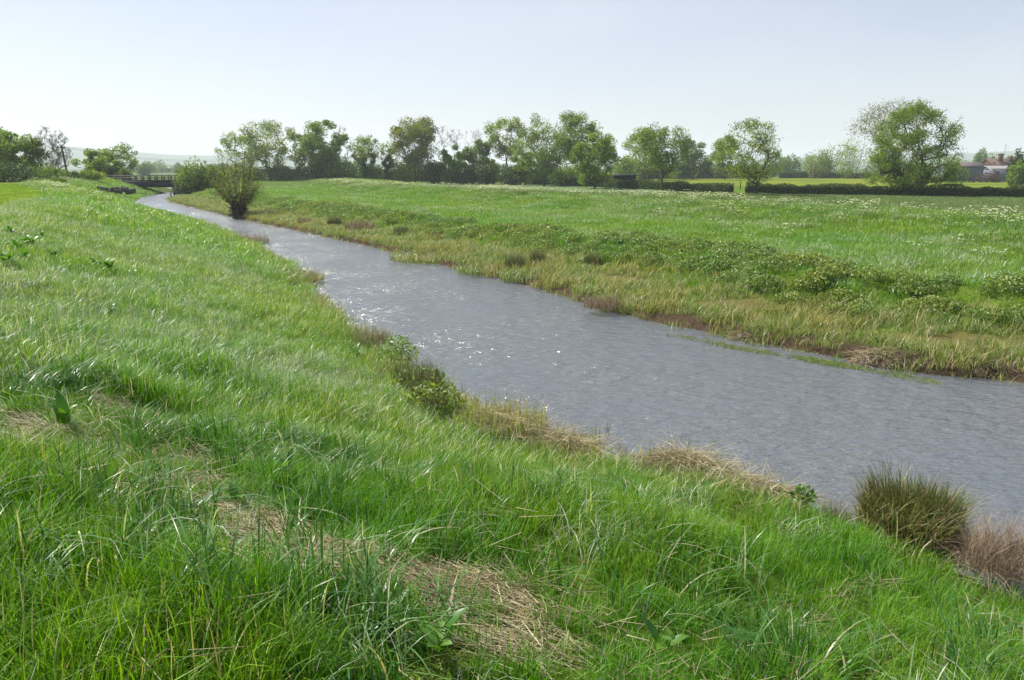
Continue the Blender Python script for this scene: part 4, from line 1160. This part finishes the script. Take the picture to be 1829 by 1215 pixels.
def farmhouse():
    Y = 245.0
    x0, ze = at_depth(1775, 297, Y); x1, _ = at_depth(1822, 297, Y); _, zr = at_depth(1800, 283, Y)
    root = empty("farmhouse", (x0, Y, .5)); tag(root, "red-brick farmhouse with tiled roof and two tall chimneys", "house")
    Lx = x1 - x0; ze -= .5; zr -= .5
    b = MB(); b.box((Lx / 2, 4, ze / 2), (Lx, 8, ze)); 
    for xx in (.02, Lx - .02): b.add([(xx, 0.1, ze), (xx, 7.9, ze), (xx, 4, zr - .2), (xx, 4, zr - .2)], [[0, 1, 2, 3]])
    obj("wall", b.mesh("wall", [M_brick]), root)
    b = MB(); gable(b, -.3, Lx + .3, -.4, 8.4, ze, zr); rf = obj("roof", b.mesh("roof", [M_tile]), root)
    b = MB(); gable(b, .5, 2.6, -1.2, 3.0, ze - .2, zr - .9); obj("dormer_roof", b.mesh("dormer_roof", [M_tile]), root)
    def chim(xp, yt, w_, yy):
        X, Zt = at_depth(xp, yt, Y + yy); h_ = Zt - .5 - (zr - 2.2)
        b = MB(); b.box((X - x0, yy, Zt - .5 - h_ / 2), (w_, .9, h_)); b.box((X - x0, yy, Zt - .5 - .25), (w_ + .2, 1.1, .2)); b.box((X - x0, yy, Zt - .62), (w_ + .1, 1.0, .16))
        c_ = obj("chimney", b.mesh("chimney", [M_brick]), rf)
    chim(1788, 274.5, 1.15, 2.0); chim(1807, 279.5, .6, 3.0)
    b = MB(); b.tube((0, 0, 0), (0, 0, .5), .14, .11, 8); X, Zt = at_depth(1807, 279.5, Y + 3); o = obj("chimney_pot", b.mesh("chimney_pot", [M_tile]), root); o.location = (X - x0, 3, Zt - .52)
    for i, fx in enumerate((.3, .62, .86)):
        b = MB(); b.box((0, 0, 0), (1.1, .1, 1.1)); w_ = obj("window", b.mesh("window", [M_white]), root); w_.location = (Lx * fx, -.05, ze - .95)
        b = MB()
        for q in (-.26, .26): b.box((q, -.06, 0), (.44, .03, .94))
        obj("pane", b.mesh("pane", [M_glass]), w_)
    Xa, Za = at_depth(1794, 257, Y); _, Zb = at_depth(1794, 296, Y)
    root2 = empty("aerial_mast", (Xa, Y - .7, Zb - 2)); tag(root2, "thin television aerial mast beside the larger chimney", "aerial")
    b = MB(); b.tube((0, 0, 0), (0, 0, Za - Zb + 2), .05, .04, 6); obj("mast", b.mesh("mast", [M_rail]), root2)
    b = MB(); b.tube((0, 0, 0), (1.0, 0, .0), .03, .03, 5)
    for q in np.linspace(.1, .95, 7): b.tube((q, -.3, 0), (q, .3, 0), .02, .02, 4)
    for i, hh in enumerate((.7, 1.6)):
        o = obj("antenna", b.mesh("antenna", [M_rail]), root2); o.location = (0, 0, Za - Zb + 2 - hh)
farmhouse()
def outhouse():
    Y = 225.0
    x0, ze = at_depth(1772, 303, Y); x1, _ = at_depth(1820, 303, Y); _, zr = at_depth(1800, 297, Y)
    root = empty("outhouse", (x0, Y, .5)); tag(root, "low outhouse with pale sheet roof in front of the farmhouse", "shed")
    Lx = x1 - x0; ze -= .5; zr -= .5
    b = MB(); b.box((Lx / 2, 2, ze / 2 - .05), (Lx, 4, ze - .1)); obj("wall", b.mesh("wall", [M_barnwall]), root)
    nb = 9
    slope = math.atan2(zr - ze, 4.4)
    for i in range(nb):
        b = MB(); b.box((0, 0, 0), (Lx / nb - .04, math.hypot(4.6, zr - ze), .08), rx=slope); o = obj("roof_sheet", b.mesh("roof_sheet", [M_sheet]), root); o.location = ((i + .5) * Lx / nb, 2, (ze + zr) / 2 + .05)
    b = MB(); b.box((Lx * .2, -.05, ze * .45), (1.3, .08, ze * .8)); obj("door", b.mesh("door", [M_brick]), root)
    X, Z = at_depth(1769, 297, 232); Xr = X
    g_ = empty("white_gable_shed", (Xr, 232, .5)); tag(g_, "small white-gabled shed between the barn and the outhouse", "shed")
    b = MB(); b.box((0, 0, 1.6), (1.3, 3, 3.2)); obj("wall", b.mesh("wall", [M_white]), g_)
    b = MB(); gable(b, -.8, .8, -1.7, 1.7, 3.2, 3.9); obj("roof", b.mesh("roof", [M_sheet]), g_)
    r = np.random.default_rng(8)
    X, _ = at_depth(1764, 311, 214); t_ = empty("tile_heap", (X, 214, .5)); tag(t_, "low heap of old red tiles behind the farm hedge", "tiles")
    V, F = [], []
    b = MB()
    for i in range(500):
        u = r.normal() * 2.3; v = r.normal() * .8; b.box((u, v, 3.0 * max(0, 1 - abs(u) / 5.5) * r.random()), (.34, .24, .05), rz=r.random() * 3, rx=r.normal() * .5)
    o = obj("tiles", b.mesh("tiles", [M_tile]), t_); o["kind"] = "stuff"
outhouse()
def field_shed():
    Y = 158.0
    x0, zt = at_depth(1093, 313.5, Y); x1, _ = at_depth(1136, 311, Y)
    root = empty("field_shed", (x0, Y, .5)); tag(root, "black boarded field shelter behind the hedge under the yellow-green tree", "shed")
    Lx = x1 - x0; h_ = zt - .5
    nb = 12
    for i in range(nb):
        b = MB(); b.box((0, 0, h_ / 2), (Lx / nb - .03, .06, h_)); o = obj("board", b.mesh("board", [M_dark]), root); o.location = ((i + .5) * Lx / nb, 0, 0)
    b = MB(); b.box((Lx / 2, 1.6, h_ / 2 - .05), (Lx - .05, 3.0, h_ - .1)); obj("wall", b.mesh("wall", [M_dark]), root)
    b = MB(); b.box((Lx / 2, 1.5, h_ + .08), (Lx + .4, 3.6, .1), rx=.04); obj("roof", b.mesh("roof", [M_iron]), root)
field_shed()
X, Y_ = on_level(1322, 338, .5)
root = empty("gate_post", (X, Y_, .5)); tag(root, "lone thin wooden post standing in the hedge gateway", "post")
b = MB(); b.box((0, 0, .55), (.16, .14, 1.25)); obj("shaft", b.mesh("shaft", [M_pole]), root)
b = MB(); b.box((0, 0, 1.2), (.2, .18, .05)); obj("cap", b.mesh("cap", [M_pole]), root)

# ------------------------------------------------------------------ waterside tufts as things
def tuft(name, label, xp, yp, parts, z=.15, cat="reeds", group=None, sc=(1, 1, 1), rz=0.0):
    """parts: list of (part name, mesh)"""
    q = on_level(xp, yp, z)
    root = empty(name, (q[0], q[1], z), rz); tag(root, label, cat, group)
    for nm, me in parts:
        o = obj(nm, me, root); o.scale = sc
    return root
def mound(rx, ry, rz_, seed, mat=M_mud):
    r = np.random.default_rng(seed)
    nu, nv = 22, 9
    V = []; 
    for j in range(nv):
        ph = j / (nv - 1) * PI / 2
        for i in range(nu):
            a = i / nu * 2 * PI; k = 1 + .14 * math.sin(3 * a + seed) + .1 * math.sin(5 * a + 2 * seed) + .06 * r.normal()
            V.append((math.cos(a) * math.cos(ph) * rx * k, math.sin(a) * math.cos(ph) * ry * k, math.sin(ph) * rz_ * (1 + .1 * r.normal()) - .08))
    F = [[j * nu + i, j * nu + (i + 1) % nu, (j + 1) * nu + (i + 1) % nu, (j + 1) * nu + i] for j in range(nv - 1) for i in range(nu)]
    return make_mesh("soil", V, F, [mat], smooth=True)
def strew(n, rx, ry, rz_, ln, w, seed, mat, tint=(0, 1), dirz=.25, align=None):
    """dead stems lying over one another"""
    r = np.random.default_rng(seed)
    th = r.random(n) * 2 * PI; q = np.sqrt(r.random(n))
    P = np.stack([np.cos(th) * q * rx, np.sin(th) * q * ry, rz_ * (1 - q ** 2) * (.4 + .6 * r.random(n)) + .02], 1)
    a = r.random(n) * 2 * PI if align is None else align + r.normal(size=n) * .55
    d = np.stack([np.cos(a), np.sin(a), r.normal(size=n) * dirz], 1)
    L = ln * (.4 + .9 * r.random(n))
    mid = P + d * L[:, None] * .5 + np.array([0, 0, .03]) * r.random((n, 1)); end = P + d * L[:, None] + np.stack([np.zeros(n), np.zeros(n), -r.random(n) * .06], 1)
    V1, F1 = tubes(np.vstack([P, mid]), np.vstack([mid, end]), np.tile(w * (.5 + .8 * r.random(n)), 2), np.tile(w * .5 * np.ones(n), 2), 3)
    tv = tint[0] + (tint[1] - tint[0]) * r.random(n)
    return make_mesh("dead_stems", V1, F1, [mat], {"tint": np.repeat(np.tile(tv, 2), 6)})

def dome_rush(n, R, h, w, seed, mat, tint=(0, 1), wide=.55, fan=.62):
    """dense dome of stiff stems, fanning out from the base"""
    r = np.random.default_rng(seed)
    th = r.random(n) * 2 * PI; q = np.sqrt(r.random(n))
    A = np.stack([np.cos(th) * q * R * wide, np.sin(th) * q * R * wide * .9, np.full(n, -.05)], 1)
    out_ = np.stack([np.cos(th), np.sin(th)], 1) * (q * min(fan, fan * 1.1 * R / h * .8))[:, None] + r.normal(size=(n, 2)) * .1
    H = h * (.4 + .62 * r.random(n)) * (1 - .35 * q ** 3) * (1 + .16 * np.sin(2 * th + seed) + .1 * np.sin(5 * th + seed * 3))
    M1 = A + np.concatenate([out_ * H[:, None] * .45, (H * .62)[:, None]], 1)
    B = A + np.concatenate([out_ * H[:, None] * 1.15, (H * (1 - .12 * q))[:, None]], 1)
    V, F = tubes(np.vstack([A, M1]), np.vstack([M1, B]), np.tile(w * np.ones(n), 2), np.r_[w * np.ones(n), w * .3 * np.ones(n)], 3)
    tv = tint[0] + (tint[1] - tint[0]) * r.random(n)
    return make_mesh("stems", V, F, [mat], {"tint": np.repeat(np.tile(tv, 2), 6)})

# the big rush tussock and its neighbours at the lower right
tuft("rush_tussock", "big rounded green and brown rush tussock at the waterside, lower right", 1622, 945, [
    ("soil", mound(.52, .42, .2, 2)), ("stems", dome_rush(1900, .62, .78, .0034, 3, M_rush, (0, 1), .85, .3)),
    ("blades", blade_clump(1300, .58, .25, .72, .009, .7, 5, 4, M_rush, (.2, 0), .14, (0, 1), 1, .4)),
    ("dead_stems", strew(260, .5, .4, .14, .3, .0035, 5, M_straw, (0, .7)))], z=.12, cat="rushes")
tuft("brown_sedge_tuft", "dry red-brown sedge tuft at the right edge of the near bank", 1800, 1010, [
    ("stems", blade_clump(1300, .42, .2, .62, .0045, .55, 4, 13, M_brown, (.25, .1), 0, (.1, 1), 1.1)), ("dead_stems", strew(380, .5, .35, .12, .35, .003, 15, M_brown, (.3, 1)))], z=.25, cat="sedge")
tuft("brown_sedge_tuft", "low brown dead sedge between the rush tussock and the right edge", 1735, 985, [
    ("stems", dome_rush(500, .3, .3, .003, 23, M_brown, (.3, 1))), ("dead_stems", strew(240, .35, .2, .06, .3, .003, 25, M_brown))], z=.12, cat="sedge")
tuft("straw_heap", "long flattened heap of straw-coloured dead reeds on the waterline", 1225, 842, [
    ("soil", mound(.6, .3, .16, 6)), ("dead_stems", strew(1700, .62, .34, .26, .42, .0038, 7, M_straw)),
    ("shoots", blade_clump(70, .55, .25, .5, .008, .25, 4, 8, M_coarse, (0, 0), 0))], z=.2, cat="reeds", rz=-.45)
tuft("straw_heap", "lower tail of dead reed straw trailing right from the long heap", 1345, 882, [
    ("soil", mound(.5, .2, .1, 9)), ("dead_stems", strew(1100, .62, .24, .15, .42, .0038, 17, M_straw)),
    ("shoots", blade_clump(46, .5, .12, .32, .008, .3, 4, 18, M_sedge, (0, 0), 0))], z=.2, cat="reeds", rz=-.5)
tuft("leafy_waterside_plant", "small dark leafy plant at the right end of the straw tail", 1432, 905, [
    ("leaves", leaf_clump(90, .16, .3, .04, 61, M_dock, .5, .4)), ("stems", dome_rush(60, .12, .36, .003, 62, M_straw))], z=.2, cat="plant")
tuft("sparse_reed_stems", "sparse dead stems between the straw tail and the rush tussock", 1490, 930, [
    ("stems", dome_rush(110, .3, .34, .0028, 63, M_brown, (.4, 1))), ("blades", blade_clump(60, .3, .1, .28, .006, .5, 3, 64, M_sedge))], z=.18, cat="reeds")
tuft("reed_bed", "bed of half-green reeds bending at the water, centre of the near bank", 895, 765, [
    ("dead_stems", strew(1300, .8, .45, .2, .45, .005, 27, M_straw)), ("blades", blade_clump(620, .75, .25, .6, .011, .35, 4, 28, M_sedge, (.3, -.1), .3, (.2, 1), .8))], z=.3, rz=-.7)
tuft("reed_bed", "lower bed of dead straw reeds just right of the green reed bed", 1000, 800, [
    ("dead_stems", strew(1200, .65, .3, .16, .42, .0045, 37, M_straw)), ("blades", blade_clump(260, .6, .15, .42, .009, .35, 4, 38, M_sedge, (.2, 0), .4, (.3, 1), .8))], z=.25, rz=-.5)
tuft("water_reeds", "few upright green reeds standing in the water beside the straw heap", 1062, 815, [
    ("blades", blade_clump(26, .12, .4, .62, .011, .12, 4, 48, M_coarse, (0, 0), .1, (0, .8)))], z=.0)
tuft("water_reeds", "two or three thin reeds standing alone in open water", 1088, 780, [
    ("blades", blade_clump(5, .07, .22, .4, .01, .15, 4, 49, M_coarse, (0, 0), 0, (0, .5)))], z=-.02)
tuft("sparse_reed_stems", "thin dead stems in the water gap left of the straw heap", 1110, 822, [
    ("stems", dome_rush(40, .25, .4, .0028, 50, M_brown, (.2, 1)))], z=.0)
tuft("waterside_weed", "leafy green weeds at the water left of the reed bed", 775, 738, [
    ("leaves", leaf_clump(520, .5, .55, .045, 51, M_nettle, .6, .45)), ("stems", dome_rush(160, .4, .75, .003, 52, M_brown, (.4, 1)))], z=.35, cat="plant")
tuft("rush_tuft", "dull green rushes with thin tips left of the weeds", 748, 690, [
    ("stems", blade_clump(520, .42, .3, .72, .008, .4, 4, 53, M_rushfar, (.2, .1), .05, (0, 1))), ("leaves", leaf_clump(200, .5, .4, .045, 54, M_nettle))], z=.3, cat="rushes")
tuft("waterside_bush", "small feathery bush on the near waterline above the rushes", 712, 655, [
    ("leaves", leaf_clump(620, .4, .68, .04, 55, M_nettle, .3, .35, 14, (.3, 1)))], z=.3, cat="bush")
tuft("dead_scrub", "grey-brown scrub leaning over the water near the feathery bush", 662, 612, [
    ("stems", blade_clump(420, .5, .2, .6, .009, .6, 3, 56, M_brown, (.3, .1), .05, (.2, 1))), ("blades", blade_clump(200, .5, .2, .45, .012, .5, 3, 57, M_sedge))], z=.25, cat="scrub")
tuft("dead_scrub", "low tawny dead grass promontory pointing into the river on the left", 532, 500, [
    ("stems", blade_clump(900, 1.0, .15, .6, .012, .7, 3, 58, M_straw, (.3, .1), 0, (0, .7))), ("blades", blade_clump(300, 1.0, .2, .5, .02, .6, 3, 59, M_sedge, (.4, 0), .3))], z=.1, cat="scrub", rz=-.4)
tuft("dead_scrub", "reddish-brown twiggy scrub further up the left waterline", 432, 434, [
    ("stems", blade_clump(900, 1.5, .2, .75, .016, .7, 3, 60, M_brown, (.2, .1), 0, (.2, 1))), ("leaves", blade_clump(300, 1.6, .2, .5, .02, .6, 3, 65, M_sedge))], z=.1, cat="scrub", rz=-.4)
# far bank rushes
fr = [(920, 478, "round dark rush clump on the far bank left of centre", .55, .8), (1060, 470, "dark rush clump on the far bank below the terrace", .45, .55), (645, 412, "broad dull brown rush patch upstream on the far bank", 1.3, .95), (598, 402, "small dark rush clump left of the brown rush patch", .6, .8),
      (545, 400, "reddish rush clump upstream near the far waterline", .7, .6), (718, 418, "small dull rush clump right of the brown rush patch", .6, .6), (960, 470, "pointed dark rush clump beside the round one", .4, .7), (1075, 548, "drooping dead sedge over the far waterline", .7, .5)]
for i, (a, b_, lb, R, h_) in enumerate(fr):
    q = gz(a, b_, .5)
    tuft("rush_clump", lb, a, b_, [("stems", blade_clump(520, R * .8, h_ * .45, h_, .012 if a > 800 else .02, .35, 3, 200 + i, M_rushfar if a not in (645, 545, 1075) else M_brown, (.1, 0), .04, (.1, .9), 1.1))], z=q[2], cat="rushes", group="rush clumps on the far bank")
# bright pale sedge swards at the far waterline
for i, (a, b_, R, lb) in enumerate([(745, 466, 1.6, "glossy pale sedge at the far waterline, farthest upstream"), (860, 488, 1.3, "glossy pale sedge at the far waterline, second upstream"), (930, 500, 1.0, "glossy pale sedge at the far waterline near the round rush clump"), (1120, 552, .9, "bright tall sedge clump on the far waterline in mid-river view")]):
    me = blade_clump(700, R, .25, .6, .024 if a < 1000 else .016, .9, 4, 240 + i, M_sedge, (.5, -.6), .1, (.2, 1), .6, .5)
    tuft("sedge_sward", lb, a, b_, [("blades", me)], z=.12, cat="sedge", group="pale sedge swards at the far waterline", sc=(1, .6, 1), rz=2.4)
# dark overhanging mud clods
for i, (a, b_, R, lb) in enumerate([(1060, 538, .55, "dark undercut clod below the drooping sedge"), (1190, 566, .6, "dark hollow clod with reeds before it"), (1345, 606, .55, "dark root clod at the far waterline, middle right"), (1610, 655, .5, "dark root clod beside the muddy shelf"), (1680, 655, .6, "brown mud clod on the muddy shelf"), (1760, 668, .7, "brown mud and root clod at the right end of the far bank"), (1560, 650, .5, "small rooty clod in front of the muddy shelf")]):
    tuft("mud_clod", lb, a, b_, [("soil", mound(R, R * .5, .3, 70 + i)), ("dead_stems", strew(320, R, R * .6, .34, .35, .006, 80 + i, M_brown if i % 2 else M_straw, (0, .9)))], z=.02, cat="mud", group="mud clods along the far waterline")

# ------------------------------------------------------------------ dead reed litter on the near bank
def litter(n, lx, ly, ra, rb, seed):
    r = np.random.default_rng(seed)
    x = lx + r.normal(size=n) * ra * .8; y = ly + r.normal(size=n) * rb * 1.1
    k = fnoise(x, y, .4, 3) + r.normal(size=n) * .1 > .46
    x, y = x[k], y[k]; n = len(x)
    a = 2.75 + r.normal(size=n) * .6 + (r.random(n) < .25) * 1.3
    L = .26 * (.3 + 1.1 * r.random(n))
    z0 = height(x, y) + .01 + .05 * r.random(n)
    x2 = x + np.cos(a) * L; y2 = y + np.sin(a) * L
    z1 = height(x2, y2) + .01 + .07 * r.random(n)
    V, F = tubes(np.stack([x, y, z0], 1), np.stack([x2, y2, z1], 1), .0026 * (.5 + r.random(n)), .002 * (.5 + r.random(n)), 4)
    V -= np.array([lx, ly, 0])
    return make_mesh("reed_litter", V, F, [M_straw], {"tint": np.repeat(r.random(n), 8)})
for i, (lx, ly, ra, rb) in enumerate(LIT):
    me = litter(int(900 * (ra / .4) * max(rb, .15) / .2 * 1.5), lx, ly, ra, rb, 300 + i)
    o = obj("reed_litter", me); o.location = (lx, ly, 0)
    where = ["small patch above the round one", "thin drift below the round patch", "stems lying across the dark hollow", "stems below the dark hollow", "pale drift left of the bottom patch", "thin drift right of the bottom patch", "drift up-slope of the round patch", "thin drift right of the left edge patch", "matted drift at the left edge", "round patch at the left foreground", "patch in the hollow at bottom centre", "patch trailing off the bottom edge", "thin patch left of the round one", "patch beside the big dark leaf at the left edge", "scatter between the two main patches", "thin scatter at middle left", "small scatter at the bottom edge"][i]
    tag(o, "pale dead reed stems strewn in the grass, " + where, "dead reeds", "dead reed litter on the near bank", kind="stuff")

# ------------------------------------------------------------------ dock plants: separate large leaves
def dock_leaf(L, w, seed, droop=.5):
    n_ = 7; V = []
    for i in range(n_):
        t = i / (n_ - 1); ww = w * math.sin(PI * min(1, t * .93 + .06)) ** .7 * (1 - .25 * t)
        z = L * (.75 * t - droop * t * t); y_ = L * t * .85
        wav = .06 * w * math.sin(i * 2.1 + seed)
        V += [(-ww, y_, z + ww * .35 + wav), (0, y_, z), (ww, y_, z + ww * .35 - wav)]
    F = []
    for i in range(n_ - 1):
        a = i * 3
        F += [[a, a + 1, a + 4, a + 3], [a + 1, a + 2, a + 5, a + 4]]
    return make_mesh("leaf", V, F, [M_dock], {"tint": np.full(len(V), (seed * .37) % 1.0)}, smooth=True)
leaves = [dock_leaf(.3, .05, s_, .35 + .1 * s_) for s_ in range(4)] + [dock_leaf(.24, .06, s_, .45) for s_ in range(4, 7)]
docks = [(30, 456, "dock leaves at the left foot of the largest clump", 9, 1.5), (75, 436, "raised dock leaves behind the largest clump", 9, 1.5), (42, 472, "low dock leaves in front of the largest clump", 8, 1.3), (12, 480, "dark dock leaves on the left edge below the largest clump", 8, 1.3), (175, 484, "dock leaves touching the dark raised plant", 7, 1.2),
         (55, 448, "largest clump of broad dock leaves on the near bank, upper left", 14, 1.7), (18, 425, "dock leaves at the left edge above the largest clump", 9, 1.5), (95, 468, "dock leaves just right of the largest clump", 8, 1.3), (195, 492, "dark dock plant with raised leaves left of the silvery slope", 12, 1.5),
         (238, 505, "low dock leaves beside the dark raised plant", 6, 1.1), (205, 576, "lone dock plant on the open left slope", 9, 1.2), (570, 605, "light dock plant near the waterside, higher one", 8, 1.0), (635, 645, "light dock plant near the waterside, lower one", 8, 1.1),
         (115, 775, "big dark upright leaf cluster beside the reed litter, left edge", 5, 1.0), (512, 862, "single dark dock leaves above the round litter patch", 4, .75), (712, 790, "withered pale dock leaves in the middle of the near bank", 5, .7),
         (835, 760, "light dock leaves below the green reed bed", 6, .8), (1185, 1185, "upright dock leaf cluster near the bottom edge", 5, .75), (775, 1195, "broad dock leaves at the bottom edge by the litter", 5, .8), (425, 915, "yellow-green dock leaf left of the round litter patch", 3, .8),
         (1690, 1010, "tiny dock leaves by the rush tussock", 4, .5), (385, 640, "dock leaves in the silvery grass at mid slope", 6, .9)]
for i, (a, b_, lb, nl, s_) in enumerate(docks):
    q = gz(a, b_)
    root = empty("dock_plant", (q[0], q[1], q[2] + (.14 if b_ < 620 else .08)), random.random() * 6); tag(root, lb, "plant", "dock plants on the near bank")
    for j in range(nl):
        o = obj("leaf", leaves[(i + j) % len(leaves)], root)
        up = random.uniform(-.1, .65) if b_ != 775 else random.uniform(.5, .9)
        sc_ = s_ * (.72 if b_ < 620 else 1) * random.uniform(.6, 1.1); o.scale = (sc_, sc_, sc_)
        o.rotation_euler = (up, random.uniform(-.2, .2), j * 2.4 + random.random())
        o.location = (random.uniform(-.05, .05) * s_, random.uniform(-.05, .05) * s_, .02)

# ------------------------------------------------------------------ floating weed by the far bank
r = np.random.default_rng(99)
for i, (a, b_, lb, n_) in enumerate([(1245, 608, "thin floating stems on the water off the dark hollow clod", 26), (1330, 625, "greenish floating weed along the far waterline, middle right", 60), (1470, 648, "brownish floating weed mat before the far bank, right", 110), (1600, 672, "floating reed scraps off the muddy shelf", 40)]):
    q = on_level(a, b_, 0)
    me = strew(n_ * 4, .9, .22, .0, .25, .005, 400 + i, M_sedge, (.2, .9), .02, 2.5)
    o = obj("floating_weed", me); o.location = (q[0], q[1], .015); o.rotation_euler = (0, 0, 2.35)
    tag(o, lb, "weed", "floating weed by the far bank", kind="stuff")
